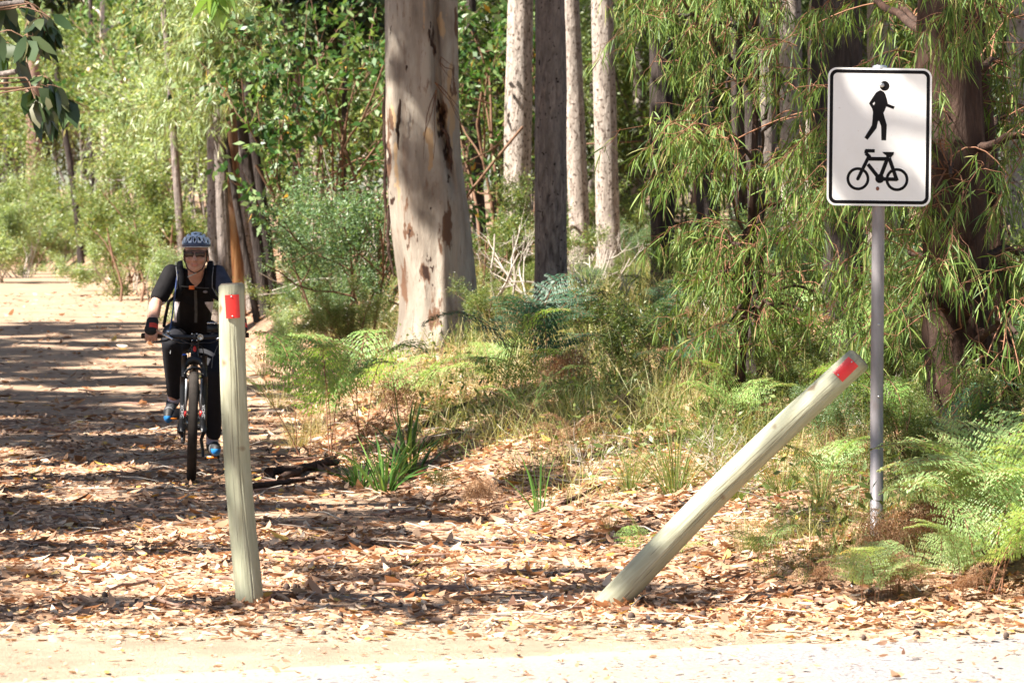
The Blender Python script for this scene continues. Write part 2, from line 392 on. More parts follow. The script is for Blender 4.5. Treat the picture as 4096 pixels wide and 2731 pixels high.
def boughs(r, p, d, L, rad, lev, out, kids=3, spread=.7, up=.15):
    n = 5; pts = [np.array(p, float)]; dd = unit(d)
    for k in range(n):
        dd = unit(dd + r.normal(size=3) * .16 + np.array([0, 0, up * .3])); pts.append(pts[-1] + dd * L / n)
    out.append((np.array(pts), np.linspace(rad, rad * .55, n + 1), lev))
    if lev > 0:
        for q in range(kids + int(r.integers(0, 2))):
            t = r.uniform(.35, 1.); k = min(int(t * n), n)
            boughs(r, pts[k], unit(dd + r.normal(size=3) * spread), L * r.uniform(.5, .75), rad * .5, lev - 1, out, kids, spread, up)
def leafy(r, lines, N, L, W, minlev=0, maxlev=1, hang=.3, jit=.05, seg=1, mb=None, spread=.8):
    ls = [l for l in lines if minlev <= l[2] <= maxlev]
    idx = r.integers(0, len(ls), N); t = r.random(N) * 4.999; k = t.astype(int); w = (t - k)[:, None]
    arr = np.array([l[0] for l in ls])
    p = arr[idx, k] * (1 - w) + arr[idx, k + 1] * w + r.normal(size=(N, 3)) * jit
    dv = unit(arr[idx, 5] - arr[idx, 0]) * .5 + r.normal(size=(N, 3)) * spread - np.array([0, 0, hang])
    leaves(mb, p, dv, L * r.uniform(.6, 1.3, N), W * r.uniform(.7, 1.2, N), 0, r.random(N), seg, r=r)
def crown_meshes(seed, N=20000, rad=2.4, K=30, s0=.28, s1=.62):
    r = np.random.default_rng(seed); lines = []
    for q in range(6):
        a = q * 1.05 + r.uniform(-.3, .3)
        boughs(r, (0, 0, -1.2), unit([math.cos(a), math.sin(a), r.uniform(.2, .9)]), rad * .75, .09, 3, lines, 2, .65, .1)
    mb = MB(); ends = np.array([l[0][-1] for l in lines if l[2] <= 1])      # dense clumps at the bough ends, open gaps between
    cen = [ends[int(r.integers(0, len(ends)))]]
    while len(cen) < K:
        c = ends[r.integers(0, len(ends), 12)]; dm = np.min(np.linalg.norm(c[:, None] - np.array(cen)[None], axis=-1), 1); cen.append(c[dm.argmax()] if r.random() < .6 else c[0])
    cen = np.array(cen); k = r.integers(0, K, N); sz = r.uniform(s0, s1, K)
    pp = cen[k] + unit(r.normal(size=(N, 3))) * (r.random(N) ** .45 * sz[k])[:, None] * np.array([1, 1, .6])
    leaves(mb, pp, r.normal(size=(N, 3)) - np.array([0, 0, .5]), .15 * r.uniform(.6, 1.3, N), .055 * r.uniform(.7, 1.2, N), 0, r.random(N), 1, r=r)
    bb = MB()
    for pts, rd, lv in lines:
        if lv > 0: tube(bb, pts, rd, 5, 0, cap=False)
    return mb.mesh('crown', M['leaf_canopy']), bb.mesh('limbs', M['bark_grey'])
CROWN = [crown_meshes(s) for s in (1, 2)] + [crown_meshes(3, 8000, 2.4, 26, .22, .42)]
tree_n = [0]
def gum(label, px, d, dia_px, bark, top_px=None, h=9.5, name='gum_tree', crown=True, rough=.06, fl=.35, group=None, segs=26, bend=0., base=None, cat='tree', kk=3., cs=None, lean=0., sparse=False):
    b0 = onground(px, d) if base is None else np.array([base[0], base[1], gz(base[0], base[1])])
    t = thing(name, label, cat, b0, 0, group)
    r0 = dia_px / F * d / 2
    topz = h
    if top_px is None: top_px = px
    ztop = H + d / F * 1000 - b0[2]                       # height where the trunk leaves the frame
    dx = (top_px - px) / F * d / ztop
    zz = np.array([-.15, .0, .3, 1., 2., 3.5, 5, 7, h]); sw = bend * np.sin(zz * .9 + d)
    pts = np.stack([np.minimum(dx, 9) * zz * (1 if abs(dx) < .15 else 1 / (1 + .12 * np.maximum(zz - ztop, 0))) + sw + lean * (zz / h) * np.abs(zz / h), .4 * sw, zz], -1)
    rad = r0 * np.interp(zz, [0, 2, 5, h], [1.06, 1., .86, .5])
    mb = MB(); tree_n[0] += 1
    trunk(mb, pts, rad, segs, 120 if segs > 20 else 60, rough, fl, 0, tree_n[0] * 7, kk)
    mb.build('trunk', bark, t)
    if crown:
        cm, lm = CROWN[2 if sparse else tree_n[0] % 2]
        for nm, me in (('crown', cm), ('limb', lm)):
            o = link(nm, me, t); o.location = pts[-1] + np.array([0, 0, 1.0]); o.rotation_euler = (0, 0, tree_n[0] * 2.1)
            o.scale = (cs or 1.25 + .15 * (tree_n[0] % 3),) * 3
    return t

# the trees out of view whose crowns shade the track
for x, y, h, cs, lean in ((-7.9, 12.3, 6.2, .62, 0), (-5.6, 12.4, 6.4, .55, 0), (-7.4, 15.2, 6.6, 1.05, 0), (-7.2, 17.4, 7.2, .85, 0), (-7.4, 19.8, 7.3, 1.15, 0), (-9.2, 22.8, 8, .75, 0), (-9.8, 25.6, 7.6, .8, 0), (-5.7, 21.0, 9.2, .62, 0),
                    (-5.6, 29.0, 9.6, .8, 0), (-9.0, 30.4, 8, .75, 0), (-10.8, 28.5, 7, .75, 0), (-10.9, 33.6, 8, .85, 0), (-12.2, 37.6, 7.6, .9, 0), (-11.6, 41, 8.4, .85, 0), (-13, 44.5, 8, 1.0, 0),
                    (-4.7, 15.4, 8.6, .62, 1.5), (-5.0, 18.2, 9.2, .6, 2.2), (-5.6, 22.6, 10.5, .85, 3.4), (-6.2, 25.5, 10.5, .95, 3.2)):
    gum('tall gum standing out of view left of the track, its crown throwing shade over it', 0, y, 250, M['bark_grey'], h=h, base=(x, y), segs=16, cs=cs, lean=lean, sparse=y < 20.5, group='trees shading the track from the left')

for x, y, h, cs in ((4.6, 12.0, 9, 1.5), (7.5, 17, 10, 1.7), (8.5, 23, 11, 1.8), (9.5, 29, 12, 1.8), (10, 36, 12, 1.8), (11, 44, 12, 1.9), (-14, 12, 9, 1.7), (-15, 19, 9, 1.7), (-16, 27, 10, 1.8), (-17, 36, 10, 1.8), (-6, -9, 11, 1.9), (1, -10, 12, 1.9), (8, -8, 11, 1.8), (12, 4, 11, 1.8)):
    gum('gum standing out of view round the road and clearing, its crown closing off the sky', 0, y, 300, M['bark_grey'], h=h, base=(x, y), segs=16, cs=cs, group='trees around the clearing')

# ---- the big smooth-barked gum in the middle
def big_gum():
    d = 32.0; s = F / d
    b0 = onground(1755, d)
    t = thing('gum_tree', 'thick smooth grey gum trunk with brown bark stains, biggest in the picture', 'tree', b0)
    py = np.array([-2600, -600, 0, 300, 500, 620, 700, 800, 900, 1000, 1150, 1300, 1440, 1500.])
    ce = np.array([1650, 1682, 1684, 1687, 1689, 1694, 1700, 1711, 1722, 1733, 1752, 1757, 1757, 1757.])
    wd = np.array([220, 285, 293, 295, 296, 299, 305, 314, 318, 316, 312, 326, 390, 430.])
    q = np.concatenate([np.linspace(-2600, -100, 30), np.linspace(-90, 1500, 330)])
    c = np.interp(q, py, ce); w = np.interp(q, py, wd)
    k = np.ones(15) / 15
    c = np.convolve(np.pad(c, 7, mode='edge'), k, 'valid'); w = np.convolve(np.pad(w, 7, mode='edge'), k, 'valid')
    segs = 150; a = np.linspace(0, 2 * math.pi, segs, endpoint=False)
    z = (H - (q - 1000) / s); r = w / s / 2
    nq = np.stack([np.repeat(np.cos(a)[None] * 1.3, len(q), 0), np.repeat(np.sin(a)[None] * 1.3, len(q), 0), np.repeat(z[:, None] * .55, segs, 1)], -1)
    rr = r[:, None] * (1 + .07 * (fbm(nq, 91, 3) - .5) + .03 * (fbm(nq * 4, 17, 3) - .5))
    low = np.clip((q - 1150) / 300, 0, 1)[:, None]
    rr = rr * (1 + .13 * low * np.cos(a * 5 + .6)[None])
    X = ((c - CX) / s)[:, None] + rr * np.cos(a); Yy = rr * np.sin(a)
    px = X * s + CX; pq = np.repeat(q[:, None], segs, 1); front = (Yy < 0)
    # the fold that runs down the trunk into a torn hollow
    cl = np.interp(q, [-700, 0, 350, 520, 640, 760], [1730, 1742, 1752, 1772, 1795, 1815])[:, None]
    dep = np.interp(q, [-500, 0, 300, 450, 600, 700, 800], [.04, .08, .10, .15, .15, .08, .02])[:, None]
    g = np.exp(-((px - cl) / 13) ** 2) * front
    Yy = Yy + dep * g
    Yy = Yy - .03 * np.exp(-((px - cl + 38) / 25) ** 2) * front * (dep > 0.01)
    V = np.stack([X - b0[0], Yy + 0 * X, np.repeat(z[:, None], segs, 1) - b0[2]], -1)
    dark = np.zeros_like(px); tan = np.zeros_like(px); brown = np.zeros_like(px)
    wq = np.stack([px / 34, pq / 90, px * 0], -1); wx = 26 * (fbm(wq, 41, 3) - .5) + 12 * (fbm(wq * 4, 43, 2) - .5); wy = 130 * (fbm(wq, 47, 3) - .5) + 40 * (fbm(wq * 4, 49, 2) - .5); ox, oy = px, pq; px = px + wx; pq = pq + wy
    def e(A, x, y, rx, ry, v=1.): np.maximum(A, v * np.exp(-((px - x) / rx) ** 2 - ((pq - y) / ry) ** 2) * front, out=A)
    for x, y, rx, ry in ((1757, 440, 14, 55), (1770, 520, 20, 55), (1786, 610, 18, 60), (1727, 150, 5, 70), (1737, 160, 9, 60), (1748, 210, 10, 40), (1632, 258, 7, 16), (1568, 142, 7, 9), (1703, 1085, 17, 55), (1738, 1118, 11, 14), (1722, 1040, 14, 20),
                         (1640, 968, 13, 9), (1668, 966, 8, 10), (1724, 855, 4, 14), (1795, 745, 8, 22), (1575, 800, 6, 40), (1552, 620, 8, 60), (1560, 735, 8, 50), (1548, 905, 10, 80), (1570, 480, 5, 20)): e(dark, x, y, rx, ry)  # dark bark marks, with the shade inside the hollow painted in
    for x, y, rx, ry in ((1792, 890, 26, 110), (1765, 960, 20, 70), (1800, 640, 26, 90), (1775, 480, 20, 120), (1640, 960, 45, 40), (1632, 860, 12, 50), (1700, 1090, 34, 80), (1556, 640, 14, 260), (1572, 520, 10, 80), (1745, 200, 18, 90), (1815, 330, 8, 100), (1745, 1240, 50, 90), (1620, 1120, 30, 120), (1560, 960, 16, 90), (1828, 90, 12, 120)): e(brown, x, y, rx, ry)
    for x, y, rx, ry in ((1728, 600, 15, 85), (1712, 560, 9, 45), (1722, 660, 16, 30), (1580, 480, 10, 60), (1590, 640, 8, 160), (1596, 780, 7, 120), (1704, 60, 5, 160), (1770, 480, 30, 90), (1808, 420, 18, 200), (1770, 110, 14, 70)): e(tan, x, y, rx, ry)
    mb = MB(); n = len(q)
    i = np.arange(n - 1)[:, None] * segs; j = np.arange(segs)[None]; j2 = (j + 1) % segs
    mb.add(V.reshape(-1, 3), np.stack([i + j, i + segs + j, i + segs + j2, i + j2], -1).reshape(-1, 4)[:, ::1])
    m, nt, b = ntree('smooth_gum_bark')
    v = coords(nt, (1, 1, .28)); f1 = noise(nt, v, 3.2, 6, .6, .6); f2 = noise(nt, coords(nt, (1, 1, .22)), 24, 7, .72)
    col = ramp(nt, f1, [(.32, (.16, .13, .105)), (.46, (.29, .245, .20)), (.6, (.42, .37, .31)), (.75, (.50, .43, .345))])
    col = mix(nt, ramp(nt, noise(nt, coords(nt, (1, 1, .12)), 7, 5, .6), [(.52, (0, 0, 0)), (.68, (.65, .65, .65))]), col, (.23, .16, .115))
    col = mix(nt, ramp(nt, f2, [(.56, (0, 0, 0)), (.66, (.85, .85, .85))]), col, (.20, .13, .09))
    def msk(name, lo, nz=.8):
        mm = nd(nt, 'ShaderNodeMath', operation='MULTIPLY_ADD'); nt.links.new(f2, mm.inputs[0]); mm.inputs[1].default_value = nz; mm.inputs[2].default_value = -nz * .5
        ad = nd(nt, 'ShaderNodeMath', operation='ADD'); nt.links.new(mm.outputs[0], ad.inputs[0]); nt.links.new(attr(nt, name), ad.inputs[1])
        return ramp(nt, ad.outputs[0], [(lo, (0, 0, 0)), (lo + .14, (1, 1, 1))])
    col = mix(nt, msk('tan', .48, .9), col, (.42, .29, .17))
    col = mix(nt, msk('brown', .66, 1.5), col, (.14, .075, .045))
    col = mix(nt, msk('dark', .62, 1.5), col, (.035, .016, .010))
    nt.links.new(col, b.inputs['Base Color']); b.inputs['Roughness'].default_value = .75; b.inputs['Specular IOR Level'].default_value = .25
    bump(nt, b, f2, .6, .03)
    mb.build('trunk', m, t, attrs={'dark': dark.ravel(), 'tan': tan.ravel(), 'brown': brown.ravel()})
    r = np.random.default_rng(5)
    for pts in ([(1545, 320), (1536, 440), (1538, 560), (1546, 640)], [(1548, 600), (1539, 700), (1541, 800), (1552, 900)], [(1556, 820), (1549, 930), (1556, 1010), (1574, 1110)], [(1600, 400), (1596, 470), (1592, 520), (1594, 600)], [(1752, 480), (1786, 540), (1800, 600), (1806, 680)]):
        mb = MB(); pp = np.array([P(x, y, d - (.06 if x < 1580 else .36)) for x, y in pts]) - b0
        u = np.linspace(0, 3, 16); pp = np.stack([np.interp(u, range(4), pp[:, a]) for a in range(3)], -1) + r.normal(size=(16, 3)) * .004
        tube(mb, pp, np.interp(u, [0, .5, 2, 3], [.006, .016, .016, .004]), 6, ell=(1, .35)); mb.build('bark_strip', M['bark_brown'], t)
    for (a, b_) in (((1740, 330), (1850, 470)), ((1745, 360), (1690, 620)), ((1760, 250), (1800, 330))):   # fine dead twigs caught in the fold
        mb = MB()
        for k in range(3):
            p0, p1 = P(*a, d - .40) - b0, P(b_[0] + r.normal() * 25, b_[1] + r.normal() * 25, d - .46) - b0
            mid = (p0 + p1) / 2 + r.normal(size=3) * .04 + np.array([0, -.05, .03])
            tube(mb, [p0, (p0 + mid) / 2 + r.normal(size=3) * .01, mid, (mid + p1) / 2 + r.normal(size=3) * .01, p1], [.006, .005, .004, .003, .002], 4)
        mb.build('twig', M['twig'], t)
    cm, lm = CROWN[0]
    for nm, me in (('crown', cm), ('limb', lm)):
        o = link(nm, me, t); o.location = V[0].mean(0) + np.array([0, 0, .8]); o.scale = (1.6,) * 3
    return t
big_gum()

G = 'forest trunks behind the big gum'
gum('pale trunk with dark dapples, first one right of the big grey gum', 2062, 42, 108, M['bark_pale'], 2082, 11, group=G, rough=.10)
gum('dark rough-barked trunk right of the big gum, pale and black-flecked at its foot', 2205, 32.6, 122, M['bark_grey'], 2200, 10, group=G, rough=.12, segs=48, kk=5)
gum('pinkish pale trunk leaning out from behind the dark rough trunk', 2325, 44, 80, M['bark_pale'], 2280, 11, group=G, rough=.07)
gum('cream trunk with a ring crack, third pale one right of the big gum', 2438, 40, 92, M['bark_pale'], 2408, 11, group=G, rough=.09)
gum('thin black trunk close beside the right edge of the big gum', 1925, 47, 48, M['bark_dark'], 1880, 11, group=G, rough=.12)
gum('dark slim trunk seen through the hanging leaves left of centre right', 2655, 36, 94, M['bark_dark'], 2640, 11, group=G, rough=.12)
gum('blackish trunk in the shade between the dark slim trunk and the weeping tree', 2830, 33, 74, M['bark_dark'], 2815, 10, group=G, rough=.13, segs=40, kk=5)
gum('slim black trunk right of the pale trunk with bracken at its foot', 3260, 34, 60, M['bark_dark'], 3275, 10, group=G, rough=.13)
gum('grey mottled trunk deep between the weeping trees', 3075, 46, 80, M['bark_grey'], 3060, 11, group=G, rough=.1)
gum('grey slim trunk between the cream trunk and the dark slim trunk', 2545, 58, 50, M['bark_pale'], 2565, 12, group=G)
gum('slender grey trunk just left of the cream ring-cracked trunk', 2372, 60, 42, M['bark_grey'], 2385, 12, group=G)
gum('pale trunk with its foot in the bracken left of the sign', 3178, 38, 92, M['bark_pale'], 3160, 11, group=G, rough=.09)
gum('wide white trunk behind the top left corner of the sign', 3300, 43, 180, M['bark_pale'], 3325, 11, group=G, rough=.07)
gum('white trunk behind the sign, right of the wide white trunk', 3530, 47, 110, M['bark_pale'], 3520, 11, group=G)
gum('black trunk left of the sign pole with its foot in dry bracken', 3375, 26, 150, M['bark_dark'], 3370, 9, group=G, rough=.13, segs=40, kk=5, crown=False)
gum('grey trunk half hidden by weeping leaves left of the white trunks', 2980, 41, 85, M['bark_dark'], 2960, 11, group=G, rough=.12)
gum('brownish trunk behind weeping leaves, between the dark slim one and the sign', 2800, 52, 70, M['bark_red'], 2820, 12, group=G, crown=False)
gum('pale trunk at the right edge of the photo', 4085, 35, 75, M['bark_pale'], 4060, 11, group=G)
gum('pale trunk with a sunlit middle, just left of the big gum', 1275, 55, 62, M['bark_pale'], 1262, 12, group=G)
gum('thin reddish dark trunk left of the big gum', 1198, 50, 44, M['bark_red'], 1182, 12, group=G)
gum('very thin dark trunk standing in shrubs left of the big gum', 1365, 46, 22, M['bark_dark'], 1385, 9, group=G, crown=False)
# the cluster of stems behind the rider
G = 'stems of the clump behind the rider'
gum('pale straight stem on the left of the clump behind the rider', 862, 49, 56, M['bark_pale'], 850, 11, group=G)
gum('orange trunk with peeling bark behind the rider', 938, 47.5, 84, M['bark_orange'], 890, 6.5, group=G, rough=.10)
gum('tan and grey stem right of the orange peeling trunk', 1000, 48, 58, M['bark_pale'], 958, 11, group=G)
gum('black stem leaning left across the clump behind the rider', 1066, 46.5, 44, M['bark_dark'], 905, 9, group=G, crown=False)
gum('thicker black stem leaning left on the right of the clump', 1092, 47, 52, M['bark_dark'], 948, 9, group=G, crown=False)
gum('thin black stem leaning furthest left over the clump', 1030, 46, 26, M['bark_dark'], 800, 9, group=G, crown=False)
gum('grey broken stem slanting up from the shrubs behind the helmet', 738, 58, 32, M['bark_grey'], 655, 4.2, group=G, crown=False)
# far left
G = 'far trunks beyond the bend of the track'
gum('stout reddish trunk far beyond the bend of the track', 142, 88, 66, M['bark_red'], 128, 13, group=G, crown=False)
gum('thin black sapling leaning left on the inside of the bend', 318, 76, 26, M['bark_dark'], 205, 8, group=G, crown=False, bend=.06)
gum('thin black straight sapling right of the leaning black sapling', 368, 80, 20, M['bark_dark'], 362, 9, group=G, crown=False)
gum('dark grey trunk at the left edge far beyond the bend', 30, 92, 26, M['bark_dark'], 20, 12, group=G)
gum('grey trunk between the left edge and the stout reddish trunk', 72, 97, 22, M['bark_grey'], 78, 12, group=G, crown=False)
gum('dark trunk touching the right side of the stout reddish trunk', 192, 96, 24, M['bark_grey'], 186, 12, group=G, crown=False)
gum('pale trunk seen above the bend behind the dead branches', 470, 100, 40, M['bark_pale'], 455, 13, group=G, crown=False)
r = np.random.default_rng(44)
for k in range(26):
    px = 1350 + 2750 * (k + r.uniform(.1, .9)) / 26
    gum('slim trunk far back among the trees, one of many dim trunks', px, r.uniform(54, 84), r.uniform(28, 66), [M['bark_grey'], M['bark_pale'], M['bark_dark'], M['bark_red']][k % 4], px + r.normal() * 40, 11, segs=14, crown=k % 3 == 0, group='dim trunks far back in the forest')

# ------------------------------------------------------------------ shrubs and saplings
def shrub_proto(seed, h, w, N, L, W, mat, twig, stems=7, hang=.1, lv=3, minlev=0, up=.25, jit=.03, base=0., bare=False):
    r = np.random.default_rng(seed); lines = []
    for q in range(stems):
        a = r.uniform(0, 6.28); dv = unit([math.cos(a) * w / h * (.7 if h < 4 else .42), math.sin(a) * w / h * (.7 if h < 4 else .42), 1])
        boughs(r, (r.normal() * .08 * w, r.normal() * .08 * w, base * h * r.random()), dv, h * r.uniform(.42, .62), .012 * h ** .45, lv, lines, 2 if lv > 2 else 3, .6, up)
    b = MB()
    for pts, rd, l in lines: tube(b, pts, rd, 4 if not bare else 5, 0, cap=False)
    out = [('branch', b.mesh('branch', twig))]
    if N:
        mb = MB(); leafy(r, lines, N, L, W, minlev, 1, hang, jit, 1, mb); out.append(('foliage', mb.mesh('foliage', mat)))
    return out
SP = {
 'fine': [shrub_proto(11 + k, 2.0, 1.7, 15000, .055, .014, M['leaf_fine'], M['twig'], jit=.05) for k in range(2)],
 'pale': [shrub_proto(21 + k, 2.0, 2.0, 13000, .07, .018, M['leaf_pale'], M['twig_pale'], jit=.06) for k in range(2)],
 'blue': [shrub_proto(31 + k, 1.8, 1.5, 17000, .035, .011, M['leaf_blue'], M['twig'], jit=.05) for k in range(2)],
 'tall': [shrub_proto(41 + k, 6.5, 4.2, 17000, .13, .04, M['leaf_fine'], M['bark_grey'], stems=6, jit=.16, up=.2) for k in range(2)],
 'tallpale': [shrub_proto(51 + k, 6.5, 4.6, 17000, .13, .038, M['leaf_pale'], M['bark_grey'], stems=6, jit=.18, up=.2) for k in range(2)],
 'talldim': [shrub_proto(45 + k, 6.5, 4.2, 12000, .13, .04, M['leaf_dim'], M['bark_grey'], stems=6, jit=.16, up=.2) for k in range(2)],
 'broad': [shrub_proto(61 + k, 4.5, 3.0, 2000, .115, .05, M['leaf_broad'], M['twig'], stems=5, jit=.05, hang=.7) for k in range(2)],
 'dead': [shrub_proto(71 + k, 1.5, 1.5, 0, 0, 0, None, M['twig_pale'], stems=6, lv=3, bare=True) for k in range(2)],
}
def dead_tree(seed):
    r = np.random.default_rng(seed); lines = [(np.array([[0, 0, -.1], [.04, 0, .6], [-.03, .02, 1.3], [.02, 0, 2.0], [.05, 0, 2.6], [.0, 0, 3.2]]), np.linspace(.05, .03, 6), 3)]
    for q in range(7):
        a = q * 2.4; boughs(r, lines[0][0][3 + q % 3], unit([math.cos(a), math.sin(a), .5]), r.uniform(.8, 1.3), .022, 3, lines, 2, .8, .05)
    b = MB()
    for pts, rd, l in lines: tube(b, pts, rd, 5, 0, cap=False)
    return [('branch', b.mesh('branch', M['twig_pale']))]
SP['deadtree'] = [dead_tree(5), dead_tree(6)]
pn = [0]
def plant(kind, label, px, d, hgt, cat=None, group=None, lift=0.):
    pn[0] += 1; proto = SP[kind][pn[0] % len(SP[kind])]
    h0 = {'fine': 2., 'pale': 2., 'blue': 1.8, 'tall': 6.5, 'tallpale': 6.5, 'talldim': 6.5, 'broad': 4.5, 'dead': 1.5, 'deadtree': 4.2, 'dim': 1.0}[kind]
    nm = {'tall': 'sapling', 'tallpale': 'sapling', 'talldim': 'sapling', 'broad': 'sapling', 'dead': 'dead_shrub', 'deadtree': 'dead_tree'}.get(kind, 'shrub')
    b = onground(px, d) - np.array([0, 0, lift])
    t = thing(nm, label, cat or nm.replace('_', ' '), b, pn[0] * 2.4, group); t.scale = (hgt / h0,) * 3
    for n_, me in proto: link(n_, me, t)
    return t
G = 'shrubs along the right side of the track'
for a in (('pale', 'pale yellow-green bush at the inside of the far bend, under the leaning black sapling', 235, 78, 2.2),
          ('pale', 'pale low bush at the left edge by the far bend', 70, 74, 2.0), ('pale', 'pale bush cut by the left edge of the photo beyond the bend', -10, 70, 2.5), ('fine', 'olive bush standing behind the pale bushes of the far bend', 130, 84, 3.2), ('fine', 'low olive bush between the left edge and the leaning black sapling', 110, 77, 1.9), ('pale', 'low pale bush where the track vanishes at the far bend', 175, 80, 1.7), ('fine', 'rounded olive bush at the left edge in front of the far grey trunk', 25, 82, 2.6), ('fine', 'low olive bush on the sandy bank right of the far bend', 430, 71, 1.7), ('fine', 'small olive bush right of the two black saplings', 392, 77, 1.5), ('pale', 'pale bush low at the track edge far behind the rider', 500, 61, 1.5), ('pale', 'tall pale bush right behind the leaning black sapling', 345, 83, 1.5),
          ('fine', 'olive bush right of the far bend, left of the rider', 545, 64, 2.4),
          ('fine', 'olive feathery bush directly behind the helmet of the rider', 610, 58, 3.0),
          ('pale', 'sunlit pale bush low behind the right shoulder of the rider', 640, 50, 1.3),
          ('pale', 'small pale bush where the clump of stems meets the track', 800, 48, 1.0),
          ('fine', 'olive bush hiding the feet of the black leaning stems', 1215, 44, 1.0),
          ('fine', 'yellowish feathery bush on the track edge right of the post', 1230, 40, 1.3),
          ('blue', 'blue-green feathery bush against the left edge of the big gum', 1440, 35, 2.5),
          ('blue', 'blue-green feathery bush a step left of the big gum', 1340, 37, 1.2),
          ('fine', 'low olive bush in front of the blue-green feathery bushes', 1390, 33.5, .95),
          ('pale', 'pale grassy bush left of the bracken at the foot of the big gum', 1180, 36, .8),
          ('fine', 'small bright green bush at the right foot of the big gum', 1985, 31, .75),
          ('fine', 'leafy green bush between the big gum and the first pale trunk', 1950, 38, 1.7),
          ('fine', 'dim olive bush between the dark rough trunk and the cream trunk', 2370, 47, 1.6),
          ('blue', 'dim bush behind the bracken right of the cream trunk', 2540, 42, .9),
          ('fine', 'olive bush under the weeping leaves in the middle of the right half', 2800, 34, 1.3),
          ('fine', 'olive bush left of the black trunk by the sign pole', 3080, 31, 1.2),
          ('blue', 'dim bush behind the pole between two dark trunks', 3640, 27, 1.2),
          ('fine', 'bush behind the big brown trunk at the right edge', 4080, 26, 1.6),
          ('fine', 'low green bush behind the top end of the leaning post', 3250, 20.5, .6),
          ('blue', 'low green bush between the leaning post and the sign pole', 3330, 18.5, .55),
          ('fine', 'low green bush right of the pole at the foot of the brown trunk', 3720, 17, .6)):
    plant(*a, group=G)
for a in (('fine', 'tangled olive bush at the foot of the first pale trunk', 2100, 37, .8), ('blue', 'blue-green bush at the right foot of the dark rough trunk', 2350, 36, .6), ('fine', 'olive bush at the foot of the cream ring-cracked trunk', 2490, 38, .55),
          ('dead', 'pale bare twigs tangled at the foot of the cream trunk', 2420, 33, .9), ('dead', 'pale bare twigs tangled under the weeping leaves', 2760, 28, .9), ('dead', 'bare brown twigs spread left of the black trunk', 3020, 24, .8), ('dead', 'bare twigs behind the foot of the sign pole', 3560, 19, .6),
          ('blue', 'dark bush filling the shade left of the black trunk', 3120, 29, 1.5), ('fine', 'bush in shade behind the reflector of the leaning post', 3480, 21, .8), ('blue', 'bush right of the thick brown trunk in deep shade', 4020, 20, 1.0)):
    plant(*a, group='bushes between the trunks')
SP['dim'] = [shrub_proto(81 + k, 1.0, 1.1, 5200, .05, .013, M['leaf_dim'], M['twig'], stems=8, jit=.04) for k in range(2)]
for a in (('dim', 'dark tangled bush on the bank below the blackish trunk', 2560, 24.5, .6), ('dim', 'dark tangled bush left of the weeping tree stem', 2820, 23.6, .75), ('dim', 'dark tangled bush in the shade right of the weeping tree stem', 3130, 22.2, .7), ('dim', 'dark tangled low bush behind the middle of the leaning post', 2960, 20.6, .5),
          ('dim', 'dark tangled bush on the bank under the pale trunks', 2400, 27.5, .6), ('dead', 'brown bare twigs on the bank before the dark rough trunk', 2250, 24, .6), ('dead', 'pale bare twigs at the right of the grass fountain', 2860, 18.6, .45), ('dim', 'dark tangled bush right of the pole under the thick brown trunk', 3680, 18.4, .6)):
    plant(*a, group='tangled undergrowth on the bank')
G = 'shrubs beyond the right edge'
for k, (px, d, h, kd) in enumerate(((4350, 16.5, 1.1, 'fine'), (4700, 18, 1.6, 'blue'), (4450, 22, 1.8, 'fine'), (4950, 24, 2.4, 'fine'), (4650, 29, 2.2, 'pale'), (5200, 20, 1.5, 'fine'), (5400, 30, 2.6, 'blue'), (4500, 37, 5.5, 'talldim'), (5000, 39, 6, 'tall'), (5500, 42, 6, 'talldim'), (4800, 52, 6.5, 'tall'), (5400, 58, 7, 'tall'), (4600, 66, 7, 'talldim'))):
    plant(kd, 'shrub or sapling standing just out of view beyond the right edge', px, d, h, group=G)
G = 'leafy saplings behind the trunks'
r = np.random.default_rng(3)
for k, (px, d, h, kd) in enumerate(((690, 70, 6.5, 'tall'), (800, 62, 5.5, 'tallpale'), (1120, 58, 6.2, 'tall'), (1420, 52, 5.5, 'tall'), (450, 92, 7, 'tall'), (900, 66, 7, 'tallpale'), (1250, 66, 7, 'tall'),
                                   (1650, 60, 7, 'tall'), (1960, 56, 6.5, 'tall'), (2120, 66, 7, 'tall'), (2320, 62, 6.5, 'tall'), (2500, 60, 6.5, 'tallpale'), (2720, 58, 6.5, 'tall'), (2900, 64, 7, 'tall'), (3120, 56, 6.5, 'tall'), (3380, 60, 7, 'tallpale'), (3650, 54, 6.5, 'tall'), (3900, 50, 6.2, 'tall'), (4150, 55, 6.5, 'tall'), (2600, 76, 8, 'tallpale'), (3000, 80, 8, 'tallpale'))):
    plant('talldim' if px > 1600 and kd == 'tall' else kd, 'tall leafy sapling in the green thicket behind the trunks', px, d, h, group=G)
G = 'far trees closing the view'
for row, (d, n) in enumerate(((100, 13), (125, 15))):
    for k in range(n):
        px = -250 + 4600 * (k + r.uniform(.2, .8)) / n
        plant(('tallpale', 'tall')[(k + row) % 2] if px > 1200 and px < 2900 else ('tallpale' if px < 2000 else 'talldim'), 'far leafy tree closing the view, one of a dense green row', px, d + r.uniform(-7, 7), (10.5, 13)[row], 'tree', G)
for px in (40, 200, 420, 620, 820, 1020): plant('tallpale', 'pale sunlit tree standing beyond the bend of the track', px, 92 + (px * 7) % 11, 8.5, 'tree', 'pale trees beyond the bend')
plant('broad', 'sapling with broad glossy leaves and a few yellow ones left of the big gum', 1350, 39, 5.2)
plant('broad', 'second broad-leaved sapling close to the left edge of the big gum', 1480, 41, 4.8)
plant('broad', 'dim broad-leaved sapling between the big gum and the first pale trunk', 1990, 45, 5.4)
plant('broad', 'far broad-leaved sapling above the dead branches at upper left', 700, 66, 6.8)
plant('dead', 'bare white-twigged dead shrub right of the big gum', 2040, 34, 1.5)
